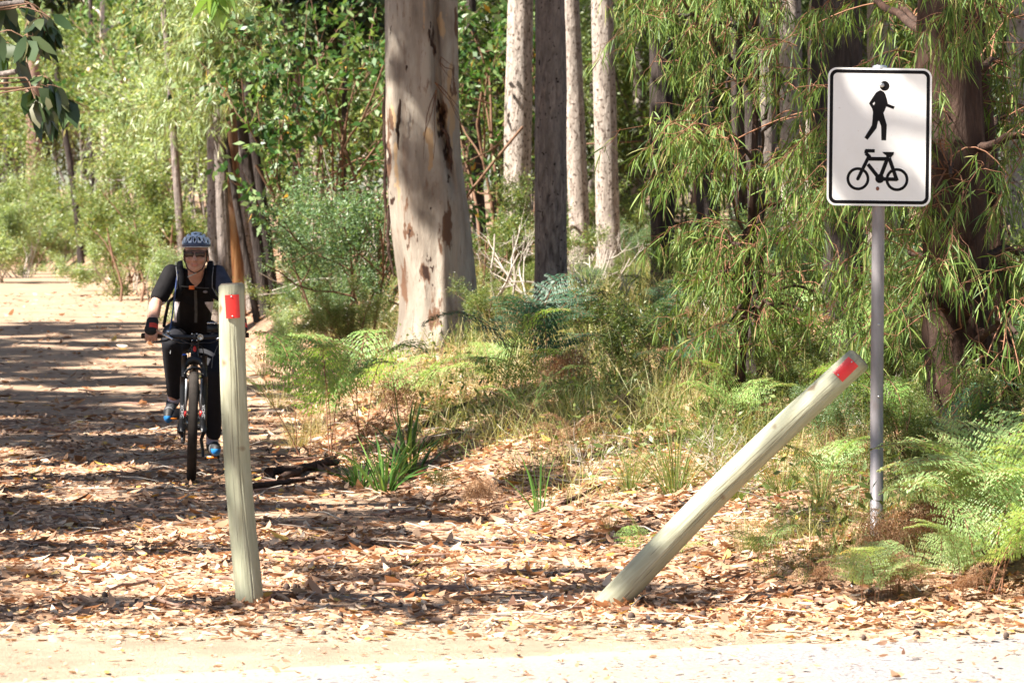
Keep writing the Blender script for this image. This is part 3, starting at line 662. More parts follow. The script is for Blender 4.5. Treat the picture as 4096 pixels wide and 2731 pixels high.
plant('dead', 'bare white-twigged dead shrub behind the dark rough trunk', 2350, 37, 1.2)
plant('deadtree', 'dead tree with bare grey crooked branches at upper left', 410, 87, 7.6, 'tree')
plant('dead', 'small bare twiggy shrub on the sunlit litter left of the leaning post', 2350, 19.5, .42)
plant('dead', 'bare dead shrub tangled left of the big gum', 1400, 38, 2.6)

# ------------------------------------------------------------------ weeping peppermints: long thin hanging leaves
def spray_tree(name, label, tr_pts, tr_rad, bark, regions, leafmat_, leafp, seed, nlimb=7, cat='tree', group=None, twigm='twig_red', outdir=(-1, 0, .15), fl=.2):
    r = np.random.default_rng(seed); b0 = np.array(tr_pts[0], float)
    t = thing(name, label, cat, b0, 0, group)
    tp = np.array(tr_pts) - b0
    mb = MB(); trunk(mb, tp, tr_rad, 40, 130, .16, fl, 0, seed, 4.5)
    pts = []
    for (x0, x1, y0, y1, d0, d1, n) in regions:
        pts.append(np.stack([P(r.uniform(x0, x1), r.uniform(y0, y1), r.uniform(d0, d1)) for _ in range(n)]))
    pts = np.concatenate(pts) - b0
    cen = pts[r.choice(len(pts), min(nlimb, len(pts)), replace=False)]
    for _ in range(4):
        k = ((pts[:, None] - cen[None]) ** 2).sum(-1).argmin(1)
        cen = np.array([pts[k == i].mean(0) if (k == i).any() else cen[i] for i in range(len(cen))])
    br = MB(); LP, LD = [], []
    zz = tp[:, 2]
    for i, c in enumerate(cen):
        za = min(max(c[2] - .25 * np.linalg.norm(c[:2]), .5), zz[-1]); a = np.array([np.interp(za, zz, tp[:, 0]), np.interp(za, zz, tp[:, 1]), za])
        mid = (a + c) / 2 + np.array([0, 0, .25]) + r.normal(size=3) * .12
        u = np.linspace(0, 1, 12)[:, None]; arc = a * (1 - u) ** 2 + 2 * mid * u * (1 - u) + c * u ** 2 + r.normal(size=(12, 3)) * .012
        tube(mb, arc, np.linspace(min(.03, .4 * tr_rad[-1]), .010, 12), 6)
        for p in pts[k == i]:
            v = int(r.integers(3, 11)); q0 = arc[v]; m2 = (q0 + p) / 2 + np.array([0, 0, .08]) + r.normal(size=3) * .05
            u2 = np.linspace(0, 1, 7)[:, None]; a2 = q0 * (1 - u2) ** 2 + 2 * m2 * u2 * (1 - u2) + p * u2 ** 2
            tube(br, a2, np.linspace(.0042, .003, 7), 4, cap=False)
            # the spray beyond p
            dv = unit(unit(p - q0) * .7 + np.array(outdir) * .7 + r.normal(size=3) * .45); L = leafp['spray'] * r.uniform(.6, 1.3)
            n = 8; cur = [p]; dd = dv
            for s_ in range(n):
                dd = unit(dd + np.array([0, 0, -leafp['droop']]) + r.normal(size=3) * .12); cur.append(cur[-1] + dd * L / n)
            cur = np.array(cur); tube(br, cur, np.linspace(.0035, .0015, n + 1), 3, cap=False)
            lines = [cur]
            for s_ in range(leafp['side']):
                kq = int(r.integers(1, n)); e = unit(unit(cur[kq] - cur[kq - 1]) * .5 + r.normal(size=3) * .7 + np.array([0, 0, -.25])); l2 = L * r.uniform(.25, .6)
                uu_ = np.linspace(0, 1, 6)[:, None]; ln = cur[kq] + e * l2 * uu_ + np.array([0, 0, -leafp['droop'] * l2 * .9]) * uu_ ** 2 + r.normal(size=(6, 3)) * .006
                lines.append(ln); tube(br, ln, np.linspace(.0022, .001, 6), 3, cap=False)
            for ln in lines:
                nn = leafp['n']; tt = r.uniform(.15, 1, nn) * (len(ln) - 1.001); kk = tt.astype(int); w = (tt - kk)[:, None]
                LP.append(ln[kk] * (1 - w) + ln[kk + 1] * w)
                LD.append(unit(ln[-1] - ln[0]) * .35 + r.normal(size=(nn, 3)) * leafp['spread'] - np.array([0, 0, leafp['hang']]))
    LP = np.concatenate(LP); LD = np.concatenate(LD); N = len(LP)
    lf = MB(); leaves(lf, LP, LD, leafp['L'] * r.uniform(.55, 1.25, N), leafp['W'] * r.uniform(.7, 1.25, N), 0, r.random(N), 2, leafp.get('curl', .25), r)
    mb.build('trunk', bark, t); br.build('branch', M[twigm], t); lf.build('foliage', leafmat_, t)
    return t
PEP = dict(spray=.42, droop=.16, side=7, n=10, L=.108, W=.0068, hang=.75, spread=.42)
PG = 'weeping peppermint trees of the right half'
b = onground(3835, 18)
spray_tree('peppermint_tree', 'big weeping tree with the thick brown flaky trunk right of the sign', [b - [0, 0, .1], b + [0, 0, .5], b + [-.02, 0, 1.2], b + [-.06, 0, 2.2], b + [.05, 0, 3.4], b + [.1, 0, 5]], [.19, .172, .165, .165, .15, .1], M['bark_brown'],
    [(3120, 3500, -150, 200, 17, 20.5, 6), (3560, 4250, -150, 250, 17, 20.5, 36), (3300, 3560, 300, 700, 17.2, 20.5, 12), (3640, 4250, 250, 700, 17.2, 20.5, 28), (3560, 4250, 650, 1100, 17, 20, 23), (3200, 3420, 600, 900, 17.5, 20, 7), (3520, 3720, 1100, 1400, 17.2, 19, 5), (3980, 4250, 1100, 1500, 16.6, 19, 11), (3800, 4000, 1300, 1550, 16.9, 17.6, 3)], M['leaf_pepper'], PEP, 101, 26, group=PG, fl=.3)
b = onground(3960, 19)
gum('dark stem leaning right beside the thick brown flaky trunk', 4060, 18.6, 62, M['bark_brown'], 3900, 3.2, group=PG, crown=False, rough=.15, name='peppermint_tree')
b = onground(3010, 22)
spray_tree('peppermint_tree', 'weeping tree hanging over the pale trunks in the middle of the right half', [b - [0, 0, .1], b + [0, 0, .5], b + [.03, 0, 1.2], b + [-.02, 0, 2.2], b + [.04, 0, 3.4], b + [.1, 0, 5]], [.065, .06, .055, .05, .045, .03], M['bark_dark'],
    [(2560, 3150, -200, 20, 19.5, 22.5, 29), (2620, 3150, 20, 160, 20, 22.5, 11), (2760, 3050, 200, 400, 20.5, 23, 4), (2700, 2960, 480, 570, 18.6, 20, 11), (2720, 2960, 570, 720, 19, 20.5, 4), (3080, 3300, 150, 620, 19.5, 22, 9)], M['leaf_pepper'], PEP, 102, 18, group=PG)
b = onground(2960, 20.5)
spray_tree('peppermint_tree', 'young weeping tree low between the leaning post and the bracken', [b - [0, 0, .1], b + [0, 0, .4], b + [.05, 0, .9], b + [.08, 0, 1.5], b + [.1, 0, 2.2]], [.035, .03, .026, .02, .015], M['bark_brown'],
    [(2760, 3100, 850, 1000, 20, 22, 7), (2850, 3350, 950, 1150, 19.5, 22, 15), (2850, 3300, 1150, 1320, 19.3, 21, 10), (3080, 3400, 780, 950, 19.5, 21.5, 7)], M['leaf_pepper'], PEP, 103, 14, group=PG)
FEA = dict(spray=.85, droop=.10, side=9, n=12, L=.15, W=.018, hang=.45, spread=.5)
b = onground(905, 46)
spray_tree('peppermint_tree', 'pale feathery weeping tree over the clump of stems behind the rider', [b - [0, 0, .1], b + [0, 0, .6], b + [-.05, 0, 1.6], b + [-.1, 0, 2.8], b + [-.2, 0, 4.2], b + [-.3, 0, 6]], [.09, .085, .08, .07, .06, .04], M['bark_grey'],
    [(760, 1130, -200, 120, 44, 46, 46), (900, 1120, 120, 300, 44, 46, 12), (760, 860, 200, 480, 44, 46, 8)], M['leaf_pale'], FEA, 105, 12, group='weeping trees on the left')
b = onground(660, 70)
spray_tree('peppermint_tree', 'pale feathery weeping tree between the far bend and the rider', [b - [0, 0, .1], b + [0, 0, .6], b + [-.05, 0, 1.6], b + [-.1, 0, 2.8], b + [-.2, 0, 4.2], b + [-.3, 0, 6]], [.09, .085, .08, .07, .06, .04], M['bark_grey'],
    [(560, 780, 400, 800, 67, 70, 32), (640, 800, 100, 400, 66, 70, 16)], M['leaf_pale'], dict(FEA, spray=1.1, L=.18, W=.022), 106, 12, group='weeping trees on the left')
# the gum on the left whose drooping leafy twigs hang into the corner
M['leaf_hang'] = leafmat('shaded_hanging_leaf', [(0, (.018, .035, .014)), (.6, (.035, .065, .02)), (1, (.10, .09, .04))], trans=.15, rough=.35)  # leaf colour darkened in place of the shade these twigs hang in
GL = dict(spray=.17, droop=.2, side=1, n=5, L=.115, W=.054, hang=.9, spread=.40, curl=.12)
b = np.array([-4.4, 13.1, 0.]); b[2] = gz(b[0], b[1])
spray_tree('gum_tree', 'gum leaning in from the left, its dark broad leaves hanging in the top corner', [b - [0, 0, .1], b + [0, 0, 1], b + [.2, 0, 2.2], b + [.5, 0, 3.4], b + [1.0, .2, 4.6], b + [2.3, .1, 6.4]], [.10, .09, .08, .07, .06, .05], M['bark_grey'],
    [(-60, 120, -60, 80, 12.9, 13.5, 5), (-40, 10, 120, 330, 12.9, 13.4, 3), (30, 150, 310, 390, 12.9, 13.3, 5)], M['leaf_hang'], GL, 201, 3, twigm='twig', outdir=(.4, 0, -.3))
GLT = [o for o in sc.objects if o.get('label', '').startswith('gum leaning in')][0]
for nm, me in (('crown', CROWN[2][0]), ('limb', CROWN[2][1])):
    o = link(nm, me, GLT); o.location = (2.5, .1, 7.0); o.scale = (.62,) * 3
GL2 = dict(spray=.12, droop=.2, side=1, n=4, L=.10, W=.05, hang=.7, spread=.55, curl=.12)
b = np.array([-5.2, 12.4, 0.]); b[2] = gz(b[0], b[1])
M['leaf_sunlit'] = leafmat('sunlit_leaf', [(0, (.12, .22, .05)), (1, (.3, .42, .16))], trans=.4, rough=.3)  # gum leaf made paler, the sunlit look painted into the colour
spray_tree('gum_tree', 'gum reaching over the track with a few sunlit pale leaves at the top edge', [b - [0, 0, .1], b + [0, 0, 1.5], b + [.2, 0, 3], b + [.6, .1, 4.5]], [.08, .07, .06, .04], M['bark_grey'],
    [(700, 860, -120, -20, 12.6, 12.8, 4)], M['leaf_sunlit'], GL2, 202, 1, outdir=(.2, 0, -.5))

# ------------------------------------------------------------------ bracken
def frond(seed, Ls=.42, Lb=.62, npn=12, mat='fern', curl=1., dry=False):
    r = np.random.default_rng(seed); n = 40; s = np.linspace(0, 1, n); tot = Ls + Lb
    el = np.interp(s, [0, Ls / tot, Ls / tot + .25, 1], [82, 72, 42, -20 * curl]) * math.pi / 180
    st = tot / (n - 1); pts = np.stack([np.cumsum(np.cos(el)) * st, .02 * np.sin(s * 5), np.cumsum(np.sin(el)) * st], -1); pts -= pts[0]
    tan = unit(np.gradient(pts, axis=0))
    mb = MB(); tube(mb, pts, np.linspace(.0042, .0012, n), 4, 1, cap=False)
    LP, LD, LL, LW, SD = [], [], [], [], []
    for k in range(npn):
        u = k / (npn - 1); s0 = Ls / tot + (1 - Ls / tot) * (.02 + .96 * u ** .9); q = s0 * (n - 1); i = min(int(q), n - 2)
        p = pts[i] + (pts[i + 1] - pts[i]) * (q - i); t = tan[i]; nrm = np.array([-t[2], 0, t[0]])
        lp = Lb * .46 * (1 - u) ** .75 * (1 + .1 * r.normal()) + .012
        for sg in (-1, 1):
            dv = unit(np.array([0, sg, 0]) + t * (.35 + .4 * u) + nrm * (.12 + r.normal() * .08))
            nn = max(4, int(lp / .0155)); v = np.linspace(.04, .98, nn)[:, None]
            sag = np.array([0, 0, -1]) * lp * (.22 if not dry else .5) * curl
            line = p + dv * lp * v + sag * v ** 2 + (r.normal(size=(nn, 3)) * (.004 if not dry else .012))
            tube(mb, line[::2] if nn > 5 else line, .0009, 3, 1, cap=False)
            pl = .036 * (1 - .70 * v[:, 0]) * min(1, lp / .16 + .25) * (1 + .12 * r.normal(size=nn)) + .004
            for s2 in (-1, 1):
                fw = unit(np.cross(dv, nrm)) * s2
                LP.append(line); LD.append(unit(fw + dv * .35 + r.normal(size=(nn, 3)) * (.10 if not dry else .45) + np.array([0, 0, -.12 if not dry else -.4])))
                LL.append(pl * (1.15 if not dry else .9)); LW.append(np.full(nn, .0118) * (1 - .5 * v[:, 0]))
                SD.append(unit(np.cross(LD[-1], np.cross(dv, fw) + r.normal(size=(nn, 3)) * .10)))
    N = sum(map(len, LP)); base = r.random()
    leaves(mb, np.concatenate(LP), np.concatenate(LD), np.concatenate(LL), np.concatenate(LW), 0, np.clip(base * .5 + .5 * r.random(N), 0, 1), 2 if not dry else 1, droop=.2, r=r, side=np.concatenate(SD))
    return mb.mesh('frond', [M[mat], M['twig_red'] if not dry else M['twig']])
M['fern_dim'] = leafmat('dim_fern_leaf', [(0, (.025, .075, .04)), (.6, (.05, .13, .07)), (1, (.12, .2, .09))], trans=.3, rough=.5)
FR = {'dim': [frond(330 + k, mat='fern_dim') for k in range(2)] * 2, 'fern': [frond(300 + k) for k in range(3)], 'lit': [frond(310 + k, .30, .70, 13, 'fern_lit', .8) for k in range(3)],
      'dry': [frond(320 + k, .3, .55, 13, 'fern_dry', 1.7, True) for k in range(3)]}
def fern(label, px, d, hgt, n=5, kind='fern', a0=None, arc=6.28, group=None, seed=None, dpx=0):
    pn[0] += 1
    if kind == 'fern': n = max(3, round(n * .75)); hgt *= 1.05 if px < 2300 and d > 22 else .9
    if kind == 'lit': hgt *= 1.0
    r = np.random.default_rng(900 + pn[0] if seed is None else seed)
    b = onground(px, d)
    t = thing('dry_bracken' if kind == 'dry' else 'bracken_fern', label, 'bracken' if kind == 'dry' else 'fern', b, 0, group)
    for k in range(n):
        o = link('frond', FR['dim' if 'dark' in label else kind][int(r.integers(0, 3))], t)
        a = (r.uniform(0, 6.28) if a0 is None else a0) + arc * (k + r.uniform(-.2, .2)) / n
        o.rotation_euler = (r.normal() * .1, r.normal() * .18 + .05, a); s_ = hgt / .62 * r.uniform(.75, 1.12); o.scale = (s_,) * 3
        o.location = (r.normal() * .03, r.normal() * .03, -.01)
    return t
G = 'green bracken along the forest edge'
for a in (('green bracken leaning over the track edge, leftmost of the row', 1190, 24.5, .62, 5), ('feathery green bracken second from the left, just behind the strap leaves', 1330, 24, .66, 6),
          ('bracken with pale arching fronds in front of the left foot of the big gum', 1450, 25, .74, 6), ('bracken arching across the base of the big gum', 1600, 25.0, .50, 4),
          ('small bracken low at the right root of the big gum', 1960, 26, .42, 4), ('bracken with a long orange stalk on the sunlit bank', 2040, 22.8, .56, 4),
          ('drooping glossy bracken below the dark rough trunk', 2170, 23.8, .62, 6), ('single bracken frond hanging over the strap plant on the bank', 2080, 21.6, .5, 3),
          ('tall dark blue-green bracken on thin black stalks in the middle', 2570, 26.5, .62, 7), ('dark bracken behind the tall blue-green bracken', 2690, 28, .5, 6),
          ('dark glossy bracken low in the shade right of the tall bracken', 2740, 22.6, .5, 5), ('bracken low on the litter left of the leaning post', 2580, 15.9, .26, 6),
          ('tiny bracken in the litter left of the strap leaves', 1730, 20.0, .2, 5), ('bracken half hidden behind the leaning post', 2950, 19.5, .46, 5),
          ('bright bracken left of the black trunk by the sign pole', 3180, 26.5, .6, 6), ('bracken in front of the black trunk by the sign pole', 3340, 22.5, .62, 6),
          ('bracken right behind the top of the leaning post', 3330, 19, .5, 5), ('bracken in shade right of the sign pole', 3640, 17.6, .52, 6),
          ('dark bracken at the foot of the thick brown trunk', 3780, 16.6, .5, 6), ('low bracken in shade left of the pole foot', 3060, 14.9, .26, 6), ('bracken frond tuft at the left end of the pole shade', 3300, 16.5, .38, 5)):
    fern(*a, group=G)
G = 'sunlit bracken in the right corner'
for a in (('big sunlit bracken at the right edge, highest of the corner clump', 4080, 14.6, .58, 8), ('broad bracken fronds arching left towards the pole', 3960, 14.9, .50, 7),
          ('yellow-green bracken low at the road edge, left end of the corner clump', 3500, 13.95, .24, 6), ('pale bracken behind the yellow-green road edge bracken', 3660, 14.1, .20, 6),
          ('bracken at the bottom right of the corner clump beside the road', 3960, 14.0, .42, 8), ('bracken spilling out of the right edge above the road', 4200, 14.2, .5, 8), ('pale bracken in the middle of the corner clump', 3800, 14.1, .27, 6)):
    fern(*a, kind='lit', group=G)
G = 'dry brown bracken on the bank'
for a in (('dry brown bracken curled at the left root of the big gum', 1590, 25.5, .42, 7), ('dry brown bracken below the arching fronds left of the big gum', 1480, 24, .36, 6),
          ('dry brown bracken heap under the dark rough trunk', 2150, 27, .55, 9), ('dry brown bracken right of the dark rough trunk', 2330, 28, .55, 8),
          ('dry brown bracken under the drooping glossy bracken', 2230, 23.6, .42, 7), ('dry pale bracken on the sunlit bank left of the strap plant', 1930, 19.2, .30, 6), ('dry bracken crumpled on the bank right of the strap plant', 2280, 20.5, .3, 6),
          ('dry bracken behind the tall blue-green bracken stalks', 2700, 26, .5, 7), ('dry bracken under the young weeping tree', 2880, 23, .45, 7), ('dry rusty bracken behind the sign pole', 3210, 24.5, .55, 7),
          ('dry rusty bracken piled round the foot of the sign pole', 3570, 14.75, .26, 9), ('dry rusty bracken under the yellow-green road edge bracken', 3560, 14.05, .22, 8), ('dry rusty bracken between the pole and the corner bracken', 3730, 14.7, .32, 8), ('dry bracken at the bottom of the corner clump', 3800, 13.9, .2, 8), ('dry bracken left of the pole on the shaded litter', 3260, 14.4, .16, 7)):
    fern(*a, kind='dry', group=G)

# ------------------------------------------------------------------ grasses
def blades(mb, p, d, L, W, bend, r, rnd, seg=4):
    n = len(p); d = unit(d); L = np.broadcast_to(L, (n,)); u = np.linspace(0, 1, seg + 1)
    hd = d.copy(); hd[:, 2] = 0; hd = unit(hd + 1e-6); sd = unit(np.cross(d, [0, 0, 1.]) + r.normal(size=(n, 3)) * .3)
    V = []
    for q in u:
        c = p + d * (L * q)[:, None] + (hd * .55 - np.array([0, 0, .8])) * (L * bend * q * q)[:, None]
        w = (W * (1 - q ** 2 * .92) * .5)[:, None] if not np.isscalar(W) else W * (1 - q ** 2 * .92) * .5
        V += [c - sd * w, c + sd * w]
    V = np.stack(V, 1); k = 2 * (seg + 1); i = np.arange(n)[:, None] * k
    f = np.concatenate([i + np.array([[2 * s, 2 * s + 1, 2 * s + 3, 2 * s + 2]]) for s in range(seg)])
    mb.add(V.reshape(-1, 3), f, 0, np.repeat(rnd, k))
def tuft_mesh(seed, n, L, W, spread, bend, mat, rad=.05):
    r = np.random.default_rng(seed); mb = MB(); a = r.uniform(0, 6.28, n); ti = np.abs(r.normal(size=n)) * spread
    d = np.stack([np.sin(ti) * np.cos(a), np.sin(ti) * np.sin(a), np.cos(ti)], -1)
    p = np.stack([np.cos(a), np.sin(a), 0 * a], -1) * (rad * np.sqrt(r.random(n)))[:, None]
    blades(mb, p, d, L * r.uniform(.5, 1.15, n), W, bend * r.uniform(.4, 1.3, n), r, r.random(n))
    return mb.mesh('blades', mat)
M['grass_dry'] = leafmat('dry_grass', [(0, (.16, .15, .05)), (.5, (.33, .28, .12)), (1, (.52, .43, .25))], trans=.3, rough=.6)
M['grass_mix'] = leafmat('straw_and_green_grass', [(0, (.06, .11, .025)), (.35, (.15, .21, .05)), (.6, (.32, .31, .12)), (1, (.52, .42, .24))], trans=.3, rough=.55)
TM = {'fine': [tuft_mesh(400 + k, 170, .62, .0035, .42, .45, M['grass']) for k in range(2)], 'strap': [tuft_mesh(410 + k, 46, .55, .016, .38, .38, M['strap']) for k in range(2)],
      'dry': [tuft_mesh(420 + k, 130, .5, .003, .45, .4, M['grass_dry']) for k in range(2)], 'few': [tuft_mesh(430 + k, 13, .5, .017, .22, .3, M['strap'], .03) for k in range(2)]}
def tuft(label, px, d, kind, sc_=1., group=None):
    pn[0] += 1; b = onground(px, d); o = link('grass_tuft', TM[kind][pn[0] % 2]); o.location = b - [0, 0, .01]; o.rotation_euler = (0, 0, pn[0] * 1.7); o.scale = (sc_,) * 3
    return tag(o, label, 'grass tuft', group)
G = 'grass tufts on the bank'
for a in (('dark strap-leaved tuft at the track edge below the big gum', 1540, 20.8, 'strap', 1.0), ('strap-leaved tuft behind the dark one below the big gum', 1640, 21.6, 'strap', 1.05), ('strap-leaved tuft lying over sticks left of the others', 1440, 21.2, 'strap', .75),
          ('long bright strap leaves rising before the foot of the big gum', 1620, 22.6, 'few', 1.35), ('upright light green strap plant alone on the sunlit bank', 2160, 18.8, 'few', .95),
          ('big fountain of fine green grass left of the leaning post', 2700, 18.2, 'fine', 1.05), ('fine grass tuft behind the big grass fountain', 2830, 19.3, 'fine', .9), ('fine grass left of the big grass fountain', 2520, 18.6, 'fine', .7), ('small fine grass at the lower left of the grass fountain', 2440, 17.4, 'dry', .5),
          ('fine grass right of the grass fountain against the leaning post', 2930, 17.4, 'fine', .8), ('fine grass under the upper end of the leaning post', 3130, 17.2, 'fine', .75), ('fine grass below the reflector of the leaning post', 3280, 16.6, 'fine', .7), ('dry grass in shade left of the pole', 3180, 15.6, 'dry', .5), ('dry grass tuft under the leaning post', 2980, 15.6, 'dry', .55),
          ('pale grass arching at the track edge behind the post', 1190, 25.5, 'dry', 1.1), ('pale grass beside the leftmost bracken', 1270, 26.5, 'dry', 1.1), ('pale grass at the foot of the olive bushes', 1110, 31, 'dry', 1.1), ('pale grass tuft further along the track edge', 1060, 36, 'dry', 1.1), ('green grass tuft at the sunlit bank top under the dark rough trunk', 2290, 21.8, 'fine', .7),
          ('grass tuft right of the pole in front of the bracken', 3620, 15.6, 'dry', .5), ('green grass at the foot of the thick brown trunk', 3700, 17.2, 'fine', .8), ('long grass stalks at the right of the brown trunk', 4020, 16.8, 'fine', .8), ('grass in the shade between bracken and black trunk', 3020, 22.5, 'fine', .9), ('tall grass beside the tall blue-green bracken', 2470, 24, 'fine', .9)):
    tuft(*a, group=G)
# ground cover nobody could count
r = np.random.default_rng(77)
def scatter(n, d0, d1, px0, px1, rr, pw=1.):
    d = d0 + (d1 - d0) * rr.random(n) ** pw; px = rr.uniform(px0, px1, n); return (px - CX) / F * d, d
x, y = scatter(135000, 14.6, 46, 1000, 5600, r, 1.3)
msk = (x > xr(y) + .15 + .5 * r.random(len(x))) & (n2(x, y, 1.4, 61) + .10 * np.minimum(x - xr(y), 3) > .44 + .22 * r.random(len(x))) & ~((y < 16.2) & (x < 1.0))
x, y = x[msk], y[msk]; n = len(x); a = r.uniform(0, 6.28, n); ti = np.abs(r.normal(size=n)) * .5
mb = MB(); blades(mb, np.stack([x, y, ground(x, y) - .01], -1), np.stack([np.sin(ti) * np.cos(a), np.sin(ti) * np.sin(a), np.cos(ti)], -1), r.uniform(.08, .42, n) * np.interp(y, [14, 19, 40], [.7, 1.2, 1.4]), np.interp(y, [14, 40], [.003, .007]), r.uniform(.1, .6, n), r, np.clip(n2(x, y, .9, 71) * 1.5 - .3 + r.normal(size=n) * .15, 0, 1), 3)
tag(mb.build('undergrowth', M['grass_mix']), 'thin green and straw grass blades growing through the bank', 'grass', kind='stuff')
# low leafy herbs
x, y = scatter(36000, 15, 42, 1050, 5600, r, 1.2)
msk = (x > xr(y) + .5) & (n2(x, y, 1.1, 81) > .50) & ~((y < 16.5) & (x < 1.2)); x, y = x[msk], y[msk]; n = len(x)
mb = MB(); leaves(mb, np.stack([x, y, ground(x, y) + r.random(n) ** 1.5 * .28], -1), r.normal(size=(n, 3)) + [0, 0, .4], r.uniform(.03, .07, n), r.uniform(.012, .028, n), 0, r.random(n), 1, r=r)
tag(mb.build('ground_cover', M['leaf_fine']), 'low small-leaved herbs covering the bank', 'ground cover', kind='stuff')
# fallen leaves, nuts and bark bits
mb = MB()
for (n, d0, d1, p0, p1, L0, thin) in ((43000, 13.3, 20, -900, 5200, .050, 1), (60000, 20, 30, -500, 4900, .056, 1), (22000, 30, 62, -300, 4700, .085, 1), (900, 11.6, 13.6, -100, 4200, .026, 0), (2200, 12.9, 14.2, -100, 4200, .04, 0)):
    d = d0 + (d1 - d0) * r.random(n); px = r.uniform(p0, p1, n); x = (px - CX) / F * d; y = d
    if thin:
        tr = np.clip((x - xl(y)) / (xr(y) - xl(y)), 0, 1); keep = np.where((tr > .12) & (tr < .96) & (y > 18.5), .55, 1.) * np.where(n2(x, y, 1.3, 51) > .47, 1, .45) * np.where(y < 14.0, .6, 1.)
        keep = np.where(y > 34, keep * .75, keep); keep = np.where(x > xr(y) - .3, 1., keep)
        k = r.random(n) < keep; x, y = x[k], y[k]; n = len(x)
    a = r.uniform(0, 6.28, n); el = r.normal(size=n) * .10
    dv = np.stack([np.cos(a) * np.cos(el), np.sin(a) * np.cos(el), np.sin(el)], -1)
    sd = unit(np.stack([-np.sin(a), np.cos(a), r.normal(size=n) * .35], -1)); L = L0 * np.clip(np.exp(r.normal(size=n) * .38), .35, 2.1)
    z = ground(x, y) + .016 + np.abs(np.sin(el)) * L * .4 + r.random(n) * .012
    leaves(mb, np.stack([x, y, z], -1), dv, L, L * r.uniform(.28, .5, n), 0, np.clip(r.normal(size=n) * .25 + .55, 0, 1), 2, droop=r.normal(size=n) * .2, r=r, side=sd)
for bx, by, sd_r in ((*onground(1003, 14.33)[:2], .10), (*onground(2425, 14.33)[:2], .13), (*onground(3507, 15.2)[:2], .12)):
    n = 240; a = r.uniform(0, 6.28, n); rr_ = .06 + np.abs(r.normal(size=n)) * sd_r; x = bx + rr_ * np.cos(a); y = by + rr_ * np.sin(a); q = r.uniform(0, 6.28, n); el = r.normal(size=n) * .3
    leaves(mb, np.stack([x, y, ground(x, y) + .02 + .012 * np.exp(-((rr_ - .05) / .08) ** 2) * r.random(n)], -1), np.stack([np.cos(q), np.sin(q), el], -1), r.uniform(.03, .075, n), r.uniform(.012, .028, n), 0, np.clip(r.normal(size=n) * .25 + .45, 0, 1), 2, droop=r.normal(size=n) * .25, r=r)
tag(mb.build('leaf_litter', M['litter']), 'brown fallen gum leaves strewn over the track and bank', 'fallen leaves', kind='stuff')
mb = MB(); n = 420; d = r.uniform(13.0, 27, n); px = r.uniform(-100, 4100, n); x = (px - CX) / F * d
for k in range(n): ellipsoid(mb, (x[k], d[k], gz(x[k], d[k]) + .018), np.array([.014, .014, .018]) * r.uniform(.7, 1.2), nu=7, nv=5)
tag(mb.build('gum_nuts', plain('gum_nut', (.07, .045, .035), .8)), 'dark woody gum nuts scattered on the track', 'gum nuts', kind='stuff')
mb = MB(); n = 900; x, y = scatter(n, 13.6, 36, -100, 4200, r)
for k in range(n):
    a = r.uniform(0, 6.28); L = r.uniform(.05, .35); q = np.array([np.cos(a), np.sin(a), r.normal() * .12]); p0 = np.array([x[k], y[k], gz(x[k], y[k]) + .022])
    tube(mb, [p0, p0 + q * L * .5 + r.normal(size=3) * L * .05, p0 + q * L], [.004, .003, .002], 4, cap=False)
tag(mb.build('fallen_twigs', M['twig_pale']), 'thin fallen twigs lying among the dead leaves', 'twigs', kind='stuff')
mb = MB(); n = 320; x, y = scatter(n, 13.8, 34, -100, 4200, r)
for k in range(n):
    a = r.uniform(0, 6.28); L = r.uniform(.08, .45); u = np.linspace(0, 1, 6)[:, None]; q = np.array([np.cos(a), np.sin(a), 0])
    pp = np.array([x[k], y[k], 0]) + q * L * u + r.normal(size=(6, 3)) * L * .03; pp[:, 2] = ground(pp[:, 0], pp[:, 1]) + .026 + np.abs(r.normal(size=6)) * .008
    tube(mb, pp, r.uniform(.004, .010) * np.array([.5, .9, 1, 1, .9, .4]), 6, cap=False, ell=(1, .35))
tag(mb.build('bark_strips', M['bark_red']), 'curled strips of fallen bark lying in the leaf litter', 'bark strips', kind='stuff')
def stick(label, a, b, rad, mat='bark_brown', name='fallen_branch', lift=.03, group=None):
    p0, p1 = onground(*a), onground(*b); u = np.linspace(0, 1, 14)[:, None]; rr = np.random.default_rng(int(a[0]))
    pts = p0 * (1 - u) + p1 * u + rr.normal(size=(14, 3)) * rad * .5; pts[:, 2] = ground(pts[:, 0], pts[:, 1]) + lift + rad * .6
    mb = MB(); tube(mb, pts - p0, np.linspace(rad, rad * .55, 14) * rr.uniform(.85, 1.15, 14), 9); o = mb.build(name, M[mat]); o.location = p0
    return tag(o, label, 'branch', group)
G = 'fallen branches and bark lying at the track edge'
for a in (('dark fallen branch pointing out onto the track below the bracken', (1080, 22.2), (1370, 23.4), .035), ('second dark fallen branch crossing the first at the track edge', (1110, 21.6), (1330, 23.9), .028), ('reddish bark strip on the litter before the strap leaves', (1010, 20.9), (1260, 21.9), .022),
          ('brown log behind the strap leaves at the foot of the bank', (1560, 23), (1840, 22.6), .05), ('grey log in shade of the young weeping tree', (2480, 22.6), (2650, 22.0), .05), ('pale stick on the bank under the dry bracken', (1700, 24.0), (1900, 25), .03), ('brown stick lying on the sunlit bank', (2250, 18.6), (2420, 18.9), .012)):
    stick(*a, group=G)

